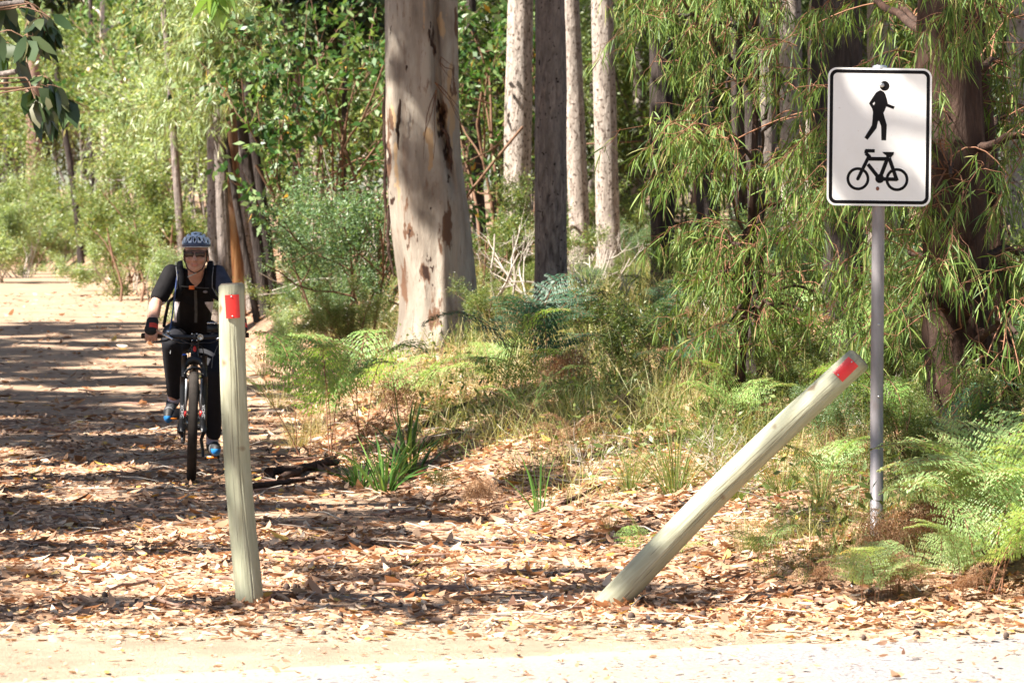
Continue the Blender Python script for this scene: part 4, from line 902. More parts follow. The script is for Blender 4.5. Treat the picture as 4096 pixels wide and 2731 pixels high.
# ------------------------------------------------------------------ posts
m, nt, b = ntree('treated_pine')
v = coords(nt, (1, 1, .10)); f = noise(nt, v, 50, 7, .65, .6); g = noise(nt, coords(nt, (1, 1, .35)), 5, 4, .6)
c = ramp(nt, f, [(.26, (.27, .255, .165)), (.46, (.36, .355, .245)), (.6, (.42, .415, .30)), (.75, (.48, .465, .35))])
c = mix(nt, ramp(nt, g, [(.40, (0, 0, 0)), (.62, (.8, .8, .8))]), c, (.27, .29, .205))
q = noise(nt, coords(nt, (1, 1, .8)), 11, 2, .4)
c = mix(nt, ramp(nt, q, [(.66, (0, 0, 0)), (.72, (.85, .85, .85))]), c, (.17, .105, .055))
c = mix(nt, attr(nt, 'crack'), c, (.07, .055, .035))
nt.links.new(c, b.inputs['Base Color']); b.inputs['Roughness'].default_value = .75; bump(nt, b, f, .5, .010); M['pine'] = m
M['pine_end'] = plain('weathered_pine_end', (.16, .13, .10), .9)
M['red'] = plain('red_reflector', (.62, .02, .015), .35, spec=.6, var=.06)
M['steel_bit'] = plain('steel_nail', (.5, .5, .5), .35, .9)
def post(label, base, top, r0, r1, bury, refl, roll):
    base, top = np.array(base), np.array(top); ax = unit(top - base); L = np.linalg.norm(top - base)
    t = thing('post', label, 'post', base, 0, 'treated pine posts beside the track end')
    zq = ax; yq = unit(np.array([0, -1., 0]) - zq * -zq[1]); xq = np.cross(yq, zq)
    t.rotation_euler = Matrix((xq, yq, zq)).transposed().to_euler()       # local +y faces the camera side
    mb = MB(); n = 60; z = np.concatenate([np.linspace(-bury, L - .012, n), [L - .006, L]]); rad = np.concatenate([np.linspace(r0, r1, n), [r1 - .004, r1 - .010]])
    segs = 160; a = np.linspace(0, 2 * math.pi, segs, endpoint=False)
    nq = np.stack([np.repeat(np.cos(a)[None] * 1.5, len(z), 0), np.repeat(np.sin(a)[None] * 1.5, len(z), 0), np.repeat(z[:, None] * 2, segs, 1)], -1)
    rr = rad[:, None] * (1 + .05 * (fbm(nq, int(L * 1000) % 97, 3) - .5)); bow = .020 * np.sin(z / L * 3.14)
    for ca in (1.9, 4.0):   # drying checks
        rr = rr * (1 - .05 * np.exp(-((a - ca - .05 * np.sin(z[:, None] * 9)) / .035) ** 2) * smooth((L * .95 - z[:, None]) * 3))
    Vv = np.stack([rr * np.cos(a) + bow[:, None], rr * np.sin(a), np.repeat(z[:, None], segs, 1)], -1)
    i = np.arange(len(z) - 1)[:, None] * segs; j = np.arange(segs)[None]; j2 = (j + 1) % segs
    fc = np.stack([i + j, i + j2, i + segs + j2, i + segs + j], -1).reshape(-1, 4); mi = np.where(np.arange(len(fc)) >= (len(z) - 2) * segs, 1, 0)
    mb.add(Vv.reshape(-1, 3), fc, mi); mb.f.append(np.arange(segs)[None] + (len(z) - 1) * segs); mb.m.append(np.array([1]))
    ck = np.zeros_like(rr)
    for ca, z0, z1, wd in ((1.75, .1, .75, .016), (1.45, .45, .98, .02), (1.98, .0, .45, .014), (1.2, .2, .6, .012)):
        zz_ = z[:, None] / L; ck = np.maximum(ck, np.exp(-((a - ca - .05 * np.sin(z[:, None] * 7 + ca * 9)) / wd) ** 2) * (zz_ > z0) * (zz_ < z1))
    ck = np.maximum(ck, .55 * np.exp(-((z[:, None] - L) / .03) ** 2)); ck = np.maximum(ck, .5 * np.exp(-(z[:, None] / .05) ** 2) * (z[:, None] < .2))  # beyond the cracks, darker at the top end and at the foot
    mb.build('pole', [M['pine'], M['pine_end']], t, attrs={'crack': ck.ravel()})
    # red reflector, curved over the post face
    off_, w, h = refl; zc = L - off_; mb = MB(); nu, nv = 9, 7; ph = np.linspace(-w / 2, w / 2, nu) / (r1 + .004); zz = np.linspace(zc - h / 2, zc + h / 2, nv)
    for k, off in enumerate((.0065, .004)):
        rr_ = r1 + .002 + off; an = math.pi / 2 + roll + ph * .92
        mb.add(np.stack(np.broadcast_arrays((rr_ * np.cos(an) * 1.)[None], (rr_ * np.sin(an))[None], zz[:, None]), -1).reshape(-1, 3) + np.array([.012 * math.sin(zc / L * 3.14), 0, 0]),
               [[q * nu + p, q * nu + p + 1, (q + 1) * nu + p + 1, (q + 1) * nu + p][::1 if k else -1] for q in range(nv - 1) for p in range(nu - 1)])
    ro = mb.build('reflector', M['red'], t)
    nb = MB()
    for s_ in (-1, 1): an = math.pi / 2 + roll; ellipsoid(nb, ((r1 + .008) * math.cos(an) + .005, (r1 + .008) * math.sin(an), zc + s_ * h * .42), (.004, .004, .004), nu=8, nv=6)
    nb.build('nail', M['steel_bit'], ro)
    return t
b = onground(1003, 14.28); tp = P(926, 1132, 14.28)
post('upright wooden post leaning slightly left with a red reflector, in front of the rider', b, tp, .0575, .0525, .25, (.095, .060, .095), .10)
b = onground(2425, 14.28); tp = P(3440, 1432, 14.4)
post('knocked over wooden post leaning far right with a red reflector near its top', b, tp, .060, .054, .10, (.082, .060, .092), -.22)

# ------------------------------------------------------------------ sign on a steel pole
sd_ = 15.25; b = onground(3507, sd_)
t = thing('sign', 'white walking and cycling sign with a black border on a grey steel pole', 'sign', b)
m, nt, bb = ntree('galvanised_steel')
f = noise(nt, coords(nt, (1, 1, .3)), 18, 5, .6); g = noise(nt, coords(nt), 6, 3, .5)
cc = mix(nt, ramp(nt, g, [(.6, (0, 0, 0)), (.75, (.6, .6, .6))]), ramp(nt, f, [(.3, (.17, .155, .165)), (.7, (.30, .28, .29))]), (.25, .17, .12))
nt.links.new(cc, bb.inputs['Base Color']); bb.inputs['Metallic'].default_value = .45; bb.inputs['Roughness'].default_value = .48; M['galv'] = m
ztop = float(P(3520, 262, sd_)[2] - b[2])
mb = MB(); tube(mb, [(0, 0, -.3), (.0, 0, .6), (.006, 0, 1.3), (.013, 0, ztop - .012)], [.0295, .0285, .0275, .0275], 32); mb.build('pole', M['galv'], t)
mb = MB(); tube(mb, [(.013, 0, ztop - .014), (.013, 0, ztop - .004), (.013, 0, ztop)], [.0315, .0315, .024], 28); mb.build('pole_cap', plain('cap_metal', (.45, .48, .52), .3, .7), t)
for py in (1297, 1585):
    mb = MB(); ellipsoid(mb, (.006, -.0285, P(0, py, sd_)[2] - b[2]), (.006, .004, .006), nu=10, nv=6); mb.build('bolt', M['steel_bit'], t)
u_ = 408e-3 / F * sd_                                   # metres per unit of the sign drawing
m, nt, bb = ntree('sign_white')
f = noise(nt, coords(nt), 5, 5, .6); g = noise(nt, coords(nt), 60, 3, .6)
cc = mix(nt, ramp(nt, f, [(.45, (0, 0, 0)), (.75, (.5, .5, .5))]), (.80, .785, .775), (.70, .665, .63)); cc = mix(nt, ramp(nt, g, [(.68, (0, 0, 0)), (.75, (.5, .5, .5))]), cc, (.5, .42, .36))
nt.links.new(cc, bb.inputs['Base Color']); bb.inputs['Roughness'].default_value = .35; M['signw'] = m
M['signk'] = plain('sign_black', (.006, .005, .006), .6, spec=.12)
pc = P(3240 + 672 * .408, 220 + 807 * .408, sd_) - b
plate = MB()
def rrect(w, h, rad, n=10):
    out = []
    for cx, cy, a0 in ((w - rad, h - rad, 0), (-w + rad, h - rad, 90), (-w + rad, -h + rad, 180), (w - rad, -h + rad, 270)):
        for k in range(n + 1): a = R(a0 + 90 * k / n); out.append((cx + rad * math.cos(a), cy + rad * math.sin(a)))
    return out
def extr(mb, loops, y0, y1, mat=0):
    """flat outline (with holes) in the sign's x-z plane, front at y0, back at y1"""
    flat = [Vector((p[0], p[1], 0)) for l in loops for p in l]; tri = tessellate_polygon([[Vector((p[0], p[1], 0)) for p in l] for l in loops])
    n = len(flat); V = np.array([[p.x, y0, p.y] for p in flat] + [[p.x, y1, p.y] for p in flat])
    F_ = []
    for tr in tri:
        a, b_, c_ = (flat[i] for i in tr); ccw = (b_ - a).cross(c_ - a).z > 0
        q = tuple(tr) if ccw else tuple(tr)[::-1]
        F_.append(q); F_.append(tuple(i + n for i in q[::-1]))
    mb.add(V, F_, mat); base = mb.n - 2 * n; o = 0; Q = []
    for l in loops:
        k = len(l)
        for i in range(k): Q.append((o + i, o + (i + 1) % k, n + o + (i + 1) % k, n + o + i))
        o += k
    mb.f.append(np.array(Q) + base); mb.m.append(np.full(len(Q), mat))
mb = MB(); W2, H2 = 511 * u_, 674 * u_
extr(mb, [rrect(W2, H2, 88 * u_)], -.002, .0005); po = mb.build('plate', M['signw'], t, smooth_=False)
po.location = pc + np.array([0, -.031, 0]); po.rotation_euler = (R(-.6), R(.75), R(2.5))
mb = MB(); extr(mb, [rrect(W2 - 19 * u_, H2 - 19 * u_, 72 * u_), rrect(W2 - 52 * u_, H2 - 52 * u_, 44 * u_)[::-1]], -.0026, -.0021); mb.build('border', M['signk'], po, smooth_=False)
def sp(pts): return [((x - 672) * u_, (807 - y) * u_) for x, y in pts]
def circ(x, y, rr, n=36): return sp([(x + rr * math.cos(R(360 * k / n)), y - rr * math.sin(R(360 * k / n))) for k in range(n)])
mb = MB()
extr(mb, [circ(717, 307, 48)], -.0026, -.0021)
man = [(665, 353), (680, 350), (712, 366), (726, 388), (740, 432), (752, 482), (819, 508), (806, 533), (736, 508), (722, 545), (709, 572), (723, 622), (744, 690), (738, 840), (692, 840), (688, 702), (670, 655), (661, 648), (655, 662), (643, 722), (556, 838), (525, 815), (597, 695), (602, 640), (607, 565), (596, 528), (566, 482), (600, 425), (633, 374)]
extr(mb, [sp(man), sp([(600, 482), (613, 500), (625, 480), (622, 463)])], -.0026, -.0021)
mb.build('pedestrian_symbol', M['signk'], po, smooth_=False)
mb = MB(); lay = [0]
def ly(): lay[0] += 1; return -.0024 - .00007 * lay[0]
def stroke(pts, w):
    for (x0, y0), (x1, y1) in zip(pts[:-1], pts[1:]):
        dx, dy = x1 - x0, y1 - y0; l = math.hypot(dx, dy); nx, ny = -dy / l * w / 2, dx / l * w / 2
        extr(mb, [sp([(x0 + nx, y0 + ny), (x1 + nx, y1 + ny), (x1 - nx, y1 - ny), (x0 - nx, y0 - ny)])], ly(), -.0021)
for cx, cy in ((466, 1219), (850, 1222)): extr(mb, [circ(cx, cy, 113), circ(cx, cy, 85)[::-1]], ly(), -.0021)
stroke([(464, 1222), (568, 1005)], 34); extr(mb, [circ(464, 1220, 16)], ly(), -.0021)
stroke([(575, 1000), (541, 968)], 36); stroke([(541, 972), (541, 946)], 30); stroke([(535, 944), (628, 944)], 34); extr(mb, [circ(545, 950, 19)], ly(), -.0021); extr(mb, [circ(572, 1005, 22)], ly(), -.0021)
stroke([(562, 1022), (770, 1022)], 38); stroke([(562, 1075), (668, 1205)], 36); stroke([(758, 1005), (682, 1210)], 38)
extr(mb, [sp([(702, 953), (818, 953), (812, 978), (790, 1005), (745, 1005), (738, 985), (712, 968)])], ly(), -.0021)
stroke([(770, 1010), (850, 1232)], 36); stroke([(680, 1218), (854, 1220)], 36); extr(mb, [circ(680, 1215, 44)], ly(), -.0021)
mb.build('bicycle_symbol', M['signk'], po, smooth_=False)
mb = MB(); ellipsoid(mb, ((690 - 672) * u_, -.003, (807 - 300) * u_), (26 * u_, .004, 24 * u_), nu=16, nv=8); mb.build('bolt', M['steel_bit'], po)
mb = MB(); ellipsoid(mb, ((660 - 672) * u_, -.003, (807 - 1312) * u_), (17 * u_, .004, 20 * u_), nu=14, nv=8); mb.build('bolt', plain('rusty_bolt', (.16, .06, .04), .8), po)

# ------------------------------------------------------------------ mountain bike
BD = 21.9; BX = (765 - CX) / F * BD
bo = np.array([BX, BD, gz(BX, BD) + .014])
def cp(zx, zy, y=0.):
    """a point of the rider close-up (zoomed pixels) at depth y behind the front wheel, in local metres"""
    return P(500 + zx * .7335, 850 + zy * .7335, BD + y) - bo
BK = plain('black_bike_metal', (.012, .012, .014), .35, .3, .5); RUB = plain('tyre_rubber', (.030, .024, .020), .85, 0, .25)
GREY = plain('bike_grey', (.25, .26, .28), .4, .3); SIL = plain('bike_silver', (.6, .62, .65), .25, .9); WHT = plain('decal_white', (.55, .55, .57), .5); REDP = plain('bike_red', (.5, .02, .02), .4)
BLUM = plain('blue_anodised', (.03, .12, .6), .3, .6)
m, nt, bb = ntree('clear_reflector'); bb.inputs['Base Color'].default_value = (.62, .62, .58, 1); bb.inputs['Roughness'].default_value = .2; bump(nt, bb, noise(nt, coords(nt), 180, 2), .6, .003); CLR = m
bike = thing('bicycle', 'black mountain bike seen head on, ridden along the track', 'bicycle', bo)
roll = R(1.5)
def rl(p):
    """small lean of the bike to the photo's right"""
    p = np.asarray(p, float); q = p.copy(); q[..., 0] = p[..., 0] + math.sin(roll) * p[..., 2] + BX / BD * p[..., 1]; return q
RW = .345
def wheel(yc, name):
    w = MB(); n = 72; a = np.linspace(0, 2 * math.pi, n, endpoint=False); ps = 14; ph = np.linspace(0, 2 * math.pi, ps, endpoint=False)
    rt = .030; V = []
    for i_, aa in enumerate(a):
        kn = .0045 * ((i_ % 2) * 2 - 1)
        rr = (RW - rt) + (rt + np.where(np.cos(ph) > .3, kn, 0)) * np.cos(ph) * .95; xx = (rt + .001) * np.sin(ph)
        V.append(np.stack([xx, yc + rr * math.cos(aa), RW + rr * math.sin(aa)], -1))
    V = np.concatenate(V); i = np.arange(n)[:, None] * ps; i2 = ((np.arange(n) + 1) % n)[:, None] * ps; j = np.arange(ps)[None]; j2 = (j + 1) % ps
    w.add(rl(V), np.stack([i + j, i2 + j, i2 + j2, i + j2], -1).reshape(-1, 4)); wo = w.build(name, RUB, bike)
    w = MB(); tube(w, [rl((0, yc + (RW - .062) * math.cos(q), RW + (RW - .062) * math.sin(q))) for q in np.linspace(0, 2 * math.pi, 60)], .010, 8, cap=False); w.build('rim', BK, wo)
    w = MB()
    for k in range(28):
        q = k * 2 * math.pi / 28; tube(w, [rl(((.03 if k % 2 else -.03), yc, RW)), rl((0, yc + (RW - .066) * math.cos(q), RW + (RW - .066) * math.sin(q)))], .0012, 4, cap=False)
    w.build('spokes', SIL, wo)
    w = MB(); tube(w, [rl((-.05, yc, RW)), rl((.05, yc, RW))], .018, 14); w.build('hub', BK, wo)
wheel(0, 'front_wheel'); wheel(1.08, 'rear_wheel')
fk = MB(); zc = .735
fo = None
fkb = MB(); tube(fkb, [rl((-.058, .02, zc - .01)), rl((-.04, .03, zc + .015)), rl((0, .035, zc + .03)), rl((.04, .03, zc + .015)), rl((.058, .02, zc - .01))], [.020, .024, .028, .024, .020], 14, ell=(1, 1)); fo = fkb.build('fork', BK, bike)
for sg in (-1, 1):
    w = MB(); tube(w, [rl((sg * .062, .02, zc + .055)), rl((sg * .062, .018, zc - .02)), rl((sg * .062, .01, .58))], [.0175, .0175, .0165], 16); w.build('stanchion', BK if sg > 0 else BK, fo)
    w = MB(); tube(w, [rl((sg * .062, .012, .655)), rl((sg * .064, .008, .60)), rl((sg * .064, 0, .45)), rl((sg * .066, -.012, .36)), rl((sg * .066, -.012, RW - .03))], [.0235, .0225, .021, .022, .018], 18); lg = w.build('lower_leg', BK, fo)
    w = MB(); box(w, rl((sg * .047, -.0175, .545)), (.012, .004, .20), rot=Matrix.Rotation(roll, 3, 'Y')); w.build('decal', GREY, lg)
    w = MB(); box(w, rl((sg * .050, -.0215, .425)), (.016, .004, .035), rot=Matrix.Rotation(roll, 3, 'Y')); w.build('red_decal', REDP, lg)
    cu = bpy.data.curves.new('lettering', 'FONT'); cu.body = 'ROCKSHOX'; cu.size = .028; cu.extrude = .0006; cu.align_x = 'CENTER'; cu.align_y = 'CENTER'; cu.materials.append(WHT)
    lo = link('lettering', cu, None); bpy.context.view_layer.update(); me_ = bpy.data.meshes.new_from_object(lo); bpy.data.objects.remove(lo); lo = link('lettering', me_, lg); lo.location = rl((sg * .0665, -.0265, .405)).tolist(); lo.rotation_euler = Matrix(((0, -1, 0), (0, 0, -1), (1, 0, 0))).to_euler()
w = MB(); a = np.linspace(R(15), R(165), 14); tube(w, [rl((.06 * math.cos(q), -.012, .66 + .055 * math.sin(q))) for q in a], .009, 8); w.build('fork_arch', BK, fo)
w = MB(); ellipsoid(w, rl((-.062, .02, zc + .058)), (.017, .017, .007), nu=14, nv=7); w.build('blue_cap', BLUM, fo)
fr = MB()
HT0, HT1 = (0, .055, zc + .03), (0, .085, .865); ST = (0, .78, .78); BB = (0, .64, .305); RA = (0, 1.08, RW)
tube(fr, [rl(HT0), rl(HT1)], [.026, .024], 18); tube(fr, [rl((0, .075, .82)), rl(ST)], .018, 12); tube(fr, [rl((0, .07, .78)), rl(BB)], .024, 14); tube(fr, [rl(BB), rl(ST), rl((0, .81, .85))], .017, 12)
for sg in (-1, 1): tube(fr, [rl(BB), rl((sg * .06, RA[1], RA[2]))], .010, 8); tube(fr, [rl(ST), rl((sg * .06, RA[1], RA[2]))], .009, 8)
fro = fr.build('frame', BK, bike)
w = MB(); ellipsoid(w, rl((0, .048, .825)), (.011, .006, .024), nu=12, nv=8); w.build('head_badge', REDP, fro)
w = MB(); capsule(w, [rl((0, .70, .875)), rl((0, .80, .885)), rl((0, .94, .89))], [.02, .045, .07], ell=(1, .4)); w.build('saddle', BK, bike)
# bar, grips, levers, gadgets
bl, bc, br_ = cp(92, 672, .15), cp(385, 681, .10), cp(674, 668, .15)
w = MB(); tube(w, [bl, cp(200, 670, .12), cp(250, 676, .10), bc, cp(520, 676, .10), cp(570, 670, .12), br_], [.011, .011, .0125, .0165, .0125, .011, .011], 14); bar = w.build('handlebar', BK, bike)
for a_, b_ in ((bl, cp(198, 671, .12)), (cp(572, 670, .12), br_)):
    w = MB(); u = np.linspace(0, 1, 24)[:, None]; tube(w, np.array(a_) * (1 - u) + np.array(b_) * u, .0165 + .0015 * (np.arange(24) % 2), 14); w.build('grip', RUB, bar)
w = MB(); tube(w, [rl(HT1), bc + np.array([0, .005, 0])], [.022, .022], 14); box(w, bc, (.052, .05, .045)); st = w.build('stem', BK, bike)
for zx in (366, 392):
    w = MB(); ellipsoid(w, cp(zx, 662, .075), (.006, .006, .005), nu=10, nv=6); w.build('stem_bolt', SIL, st); w = MB(); ellipsoid(w, cp(zx, 697, .075), (.006, .006, .005), nu=10, nv=6); w.build('stem_bolt', SIL, st)
w = MB(); c0 = cp(411, 680, .06); tube(w, [c0 + [0, .012, 0], c0, c0 - [0, .003, 0]], [.019, .019, .016], 24); w.build('reflector', CLR, bike)
for pts, rr, mt, nm in (([cp(252, 684, .08), cp(225, 698, .055), cp(190, 702, .05), cp(160, 706, .055), cp(152, 712, .06)], [.009, .007, .006, .005, .004], BK, 'brake_lever'), ([cp(520, 690, .08), cp(545, 698, .055), cp(600, 704, .05), cp(620, 710, .06)], [.009, .007, .006, .004], BK, 'brake_lever'),
                        ([cp(205, 664, .07), cp(232, 676, .06), cp(258, 690, .07)], [.007, .010, .006], SIL, 'brake_clamp'), ([cp(500, 690, .07), cp(525, 680, .06)], [.007, .009], SIL, 'brake_clamp')):
    w = MB(); tube(w, pts, rr, 10); w.build(nm, mt, bar)
w = MB(); ellipsoid(w, cp(237, 650, .09), (.014, .014, .012), nu=18, nv=10); tube(w, [cp(237, 658, .09), cp(237, 670, .10)], .008, 10); w.build('bell', SIL, bar)
w = MB(); c0 = cp(476, 625, .11); box(w, c0, (.064, .014, .062), rot=Matrix.Rotation(R(-25), 3, 'X')); tube(w, [cp(478, 650, .11), cp(478, 675, .10)], .009, 10); ph = w.build('phone_mount', BK, bar)
w = MB(); box(w, cp(476, 604, .10), (.066, .016, .007), rot=Matrix.Rotation(R(-25), 3, 'X')); w.build('phone_edge', SIL, ph)
for k, pts in enumerate(([cp(255, 690, .08), cp(300, 712, .04), cp(365, 712, .03), cp(400, 740, .06), cp(402, 800, .08)], [cp(515, 690, .08), cp(470, 712, .04), cp(400, 708, .03), cp(345, 740, .05), cp(352, 830, .03)], [cp(300, 690, .08), cp(360, 720, .03), cp(420, 725, .03), cp(432, 780, .06)])):
    u = np.linspace(0, len(pts) - 1, 24); pp = np.stack([np.interp(u, range(len(pts)), np.array(pts)[:, q]) for q in range(3)], -1); k5 = np.ones(5) / 5
    for q in range(3): pp[2:-2, q] = np.convolve(pp[:, q], k5, 'valid')
    w = MB(); tube(w, pp, .003, 6); w.build('cable', BK, bar)
# drivetrain
w = MB(); a = np.linspace(0, 2 * math.pi, 33); tube(w, [rl((-.05, .64 + .085 * math.cos(q), .305 + .085 * math.sin(q))) for q in a], .006, 6, cap=False); tube(w, [rl((-.085, .64, .305)), rl((.085, .64, .305))], .018, 12); cs = w.build('crankset', BK, bike)
pl, pr = cp(250, 1098, .56) + np.array([.01, 0, 0]), cp(478, 1330, .64)
w = MB(); tube(w, [rl((-.085, .64, .305)), pl + [.055, 0, 0]], [.014, .011], 10); w.build('crank_arm', BK, cs)
w = MB(); tube(w, [rl((.082, .64, .305)), cp(415, 1240, .64), cp(424, 1290, .64), cp(426, 1332, .64)], [.014, .012, .010, .009], 10); w.build('crank_arm', BK, cs)
ORG = plain('orange_pedal_reflector', (.7, .22, .03), .3)
for c0, pit in ((pl, 38), (pr, 4)):
    w = MB(); rm = Matrix.Rotation(R(pit), 3, 'X'); box(w, c0, (.092, .088, .020), rot=rm); po_ = w.build('pedal', BK, bike)
    w = MB(); box(w, c0 + np.array(rm @ Vector((0, -.047, 0))), (.066, .006, .012), rot=rm); w.build('pedal_reflector', ORG, po_)
w = MB(); tube(w, [cp(300, 1190, 1.05), cp(312, 1215, 1.05), cp(316, 1255, 1.02)], [.02, .014, .012], 10); box(w, cp(308, 1180, 1.06), (.05, .09, .05)); w.build('rear_derailleur', BK, bike)

# ------------------------------------------------------------------ the rider
rider = thing('person', 'person in black jersey and blue white helmet riding towards us with sunglasses and backpack straps', 'person', bo)
m, nt, bb = ntree('skin')
f = noise(nt, coords(nt), 30, 4, .6); nt.links.new(ramp(nt, f, [(.3, (.46, .235, .165)), (.7, (.56, .31, .225))]), bb.inputs['Base Color']); bb.inputs['Roughness'].default_value = .5; bb.inputs['Subsurface Weight'].default_value = .08
bb.inputs['Subsurface Radius'].default_value = (.01, .004, .002); SKIN = m
LIP = plain('lips', (.40, .17, .13), .5)
BLKC = plain('black_jersey', (.010, .009, .010), .85, 0, .15); SLATE = plain('slate_sleeve', (.045, .05, .075), .85, 0, .2); WHC = plain('white_panel', (.62, .58, .62), .8); TRO = plain('black_trousers', (.010, .010, .014), .75, 0, .25); PIPE = plain('grey_piping', (.22, .22, .23), .7)
hc = cp(385, 236, .34)                                   # middle of the head
shR, shL = cp(252, 335, .46), cp(502, 338, .46); elR, elL = cp(165, 505, .30), cp(600, 505, .30); wrR, wrL = cp(148, 605, .15), cp(632, 600, .16); haR, haL = cp(143, 645, .11), cp(632, 642, .12)
hipR, hipL = cp(290, 690, .86), cp(455, 690, .86); knR, knL = cp(256, 715, .45), cp(480, 880, .58); anR, anL = cp(266, 1015, .66), cp(477, 1240, .72)
neck, chest, waist, pelv = cp(387, 340, .43), cp(378, 450, .54), cp(368, 590, .72), cp(370, 680, .86)
def mid(a, b, t=.5, off=(0, 0, 0)): return np.array(a) * (1 - t) + np.array(b) * t + np.array(off)
B = MB()
capsule(B, [neck + [0, .03, -.05], neck, hc + [0, .035, -.03]], [.058, .052, .055])
capsule(B, [pelv, waist, chest, neck + [0, .05, -.03]], [.12, .11, .125, .07], ell=(1.05, .75))
for s_, e_, w_, h_ in ((shR, elR, wrR, haR), (shL, elL, wrL, haL)):
    capsule(B, [chest + [0, 0, .05], s_], [.07, .05]); capsule(B, [s_, mid(s_, e_, .5), e_], [.050, .045, .038]); capsule(B, [e_, mid(e_, w_, .4), w_], [.041, .040, .0255])
for h_, k_, a_ in ((hipR, knR, anR), (hipL, knL, anL)):
    capsule(B, [pelv, h_], [.10, .09]); capsule(B, [h_, mid(h_, k_), k_], [.088, .072, .056]); capsule(B, [k_, mid(k_, a_, .35), a_], [.055, .053, .036])
# head: skull, face, jaw, nose, ears, lips, brow
ellipsoid(B, hc + [0, .055, .045], (.074, .095, .085), nu=28, nv=18)
ellipsoid(B, hc + [0, .005, -.015], (.064, .070, .092), nu=28, nv=18)
capsule(B, [hc + [-.030, -.005, -.062], hc + [0, -.040, -.083], hc + [.030, -.005, -.062]], [.034, .026, .034])
capsule(B, [hc + [0, -.060, .012], hc + [0, -.080, -.028]], [.009, .0135], 10); 
for s_ in (-1, 1):
    ellipsoid(B, hc + [s_ * .011, -.069, -.031], (.009, .010, .008), nu=10, nv=8); ellipsoid(B, hc + [s_ * .074, .045, -.01], (.010, .020, .030), nu=12, nv=10)
    ellipsoid(B, hc + [s_ * .036, -.040, -.025], (.024, .022, .022), nu=14, nv=10)
    ellipsoid(B, hc + [s_ * .028, -.053, .028], (.027, .014, .010), nu=14, nv=8)
ellipsoid(B, hc + [0, -.066, -.052], (.027, .009, .0055), nu=14, nv=8); ellipsoid(B, hc + [0, -.064, -.063], (.023, .009, .0055), nu=14, nv=8)
# hands closed round the grips
def hand(h_, w_, sg):
    capsule(B, [w_, mid(w_, h_, .5), h_ + [0, .0, .004]], [.026, .030, .033], ell=(1.15, .8))
    ax = unit(np.array(cp(198, 671, .12) - bl)) if sg < 0 else unit(np.array(br_ - cp(572, 670, .12)))
    for k, (ln, rr_) in enumerate(((.90, .0085), (1.0, .009), (1.03, .009), (.97, .0088))):
        o = (k - 1.5) * .0225 * sg * -1
        c0 = np.array(h_) + ax * o * (1 if sg < 0 else 1); gc = (bl + (cp(198, 671, .12) - bl) * .5 if sg < 0 else br_ + (cp(572, 670, .12) - br_) * .5) + ax * (c0 - h_)[0] / ax[0]
        g = .026
        capsule(B, [mid(c0, gc, .25, (0, -.012, .010)), gc + [0, -g * .75, .020], gc + [0, -g * 1.15, -.004 * ln], gc + [0, -g * .75, -.026 * ln], gc + [0, .004, -.030 * ln]], [rr_ * 1.1, rr_ * 1.05, rr_, rr_ * .95, rr_ * .85], 10)
    t0 = np.array(h_) - ax * .035 * sg * -1 * (1) + [0, .012, -.004]
    tp_ = (cp(208, 664, .10) if sg < 0 else cp(562, 664, .10))
    capsule(B, [mid(h_, tp_, .25, (0, .006, 0)), mid(h_, tp_, .65, (0, .002, .006)), tp_ + np.array([0, -.006, .002])], [.014, .011, .009], 10)
hand(haR, wrR, -1); hand(haL, wrL, 1)
def pskin(c):
    q = c - hc
    return ((np.abs(q[:, 0]) < .024) & (q[:, 1] < -.060) & (q[:, 2] > -.066) & (q[:, 2] < -.050)).astype(int)
remesh('body', B, [SKIN, LIP], rider, .0045, 3, pskin)
# jersey
J = MB()
capsule(J, [pelv + [0, -.02, .03], waist, mid(waist, chest), chest, mid(chest, neck, .75, (0, .03, -.01))], [.126, .114, .117, .124, .084], ell=(1.06, .80))
for s_, e_ in ((shR, elR), (shL, elL)):
    capsule(J, [mid(chest, neck, .45), s_ + [0, .01, .005]], [.09, .060]); capsule(J, [s_ + [0, 0, .004], mid(s_, e_, .45), mid(s_, e_, .74)], [.060, .060, .058])
capsule(J, [neck + [-.042, .005, -.035], neck + [-.045, .045, -.004], neck + [0, .075, .004], neck + [.045, .045, -.004], neck + [.042, .005, -.035]], [.024, .024, .026, .024, .024])
def pj(c):
    o = np.zeros(len(c))
    tc = cp(376, 540, .6)[0]; x = c[:, 0] - tc
    lim = .088 + .03 * np.sin((c[:, 2] - .9) * 16)
    o[(np.abs(x) > lim) & (c[:, 2] > cp(0, 600, .6)[2]) & (c[:, 2] < cp(0, 485, .6)[2]) & (np.abs(x) < .175)] = 1
    dl = c - shL; o[(c[:, 0] > shL[0] + .0) & (c[:, 2] > 1.12)] = 2
    # open collar: skin shows in a narrow V
    vx = np.abs(c[:, 0] - cp(385, 370, .4)[0]); vz = c[:, 2] - cp(0, 402, .42)[2]
    o[(vx < .008 + .22 * vz) & (vz > 0) & (c[:, 1] < neck[1] + .02) & (vx < .028)] = 3
    return o
remesh('jersey', J, [BLKC, WHC, SLATE, SKIN], rider, .007, 5, pj)
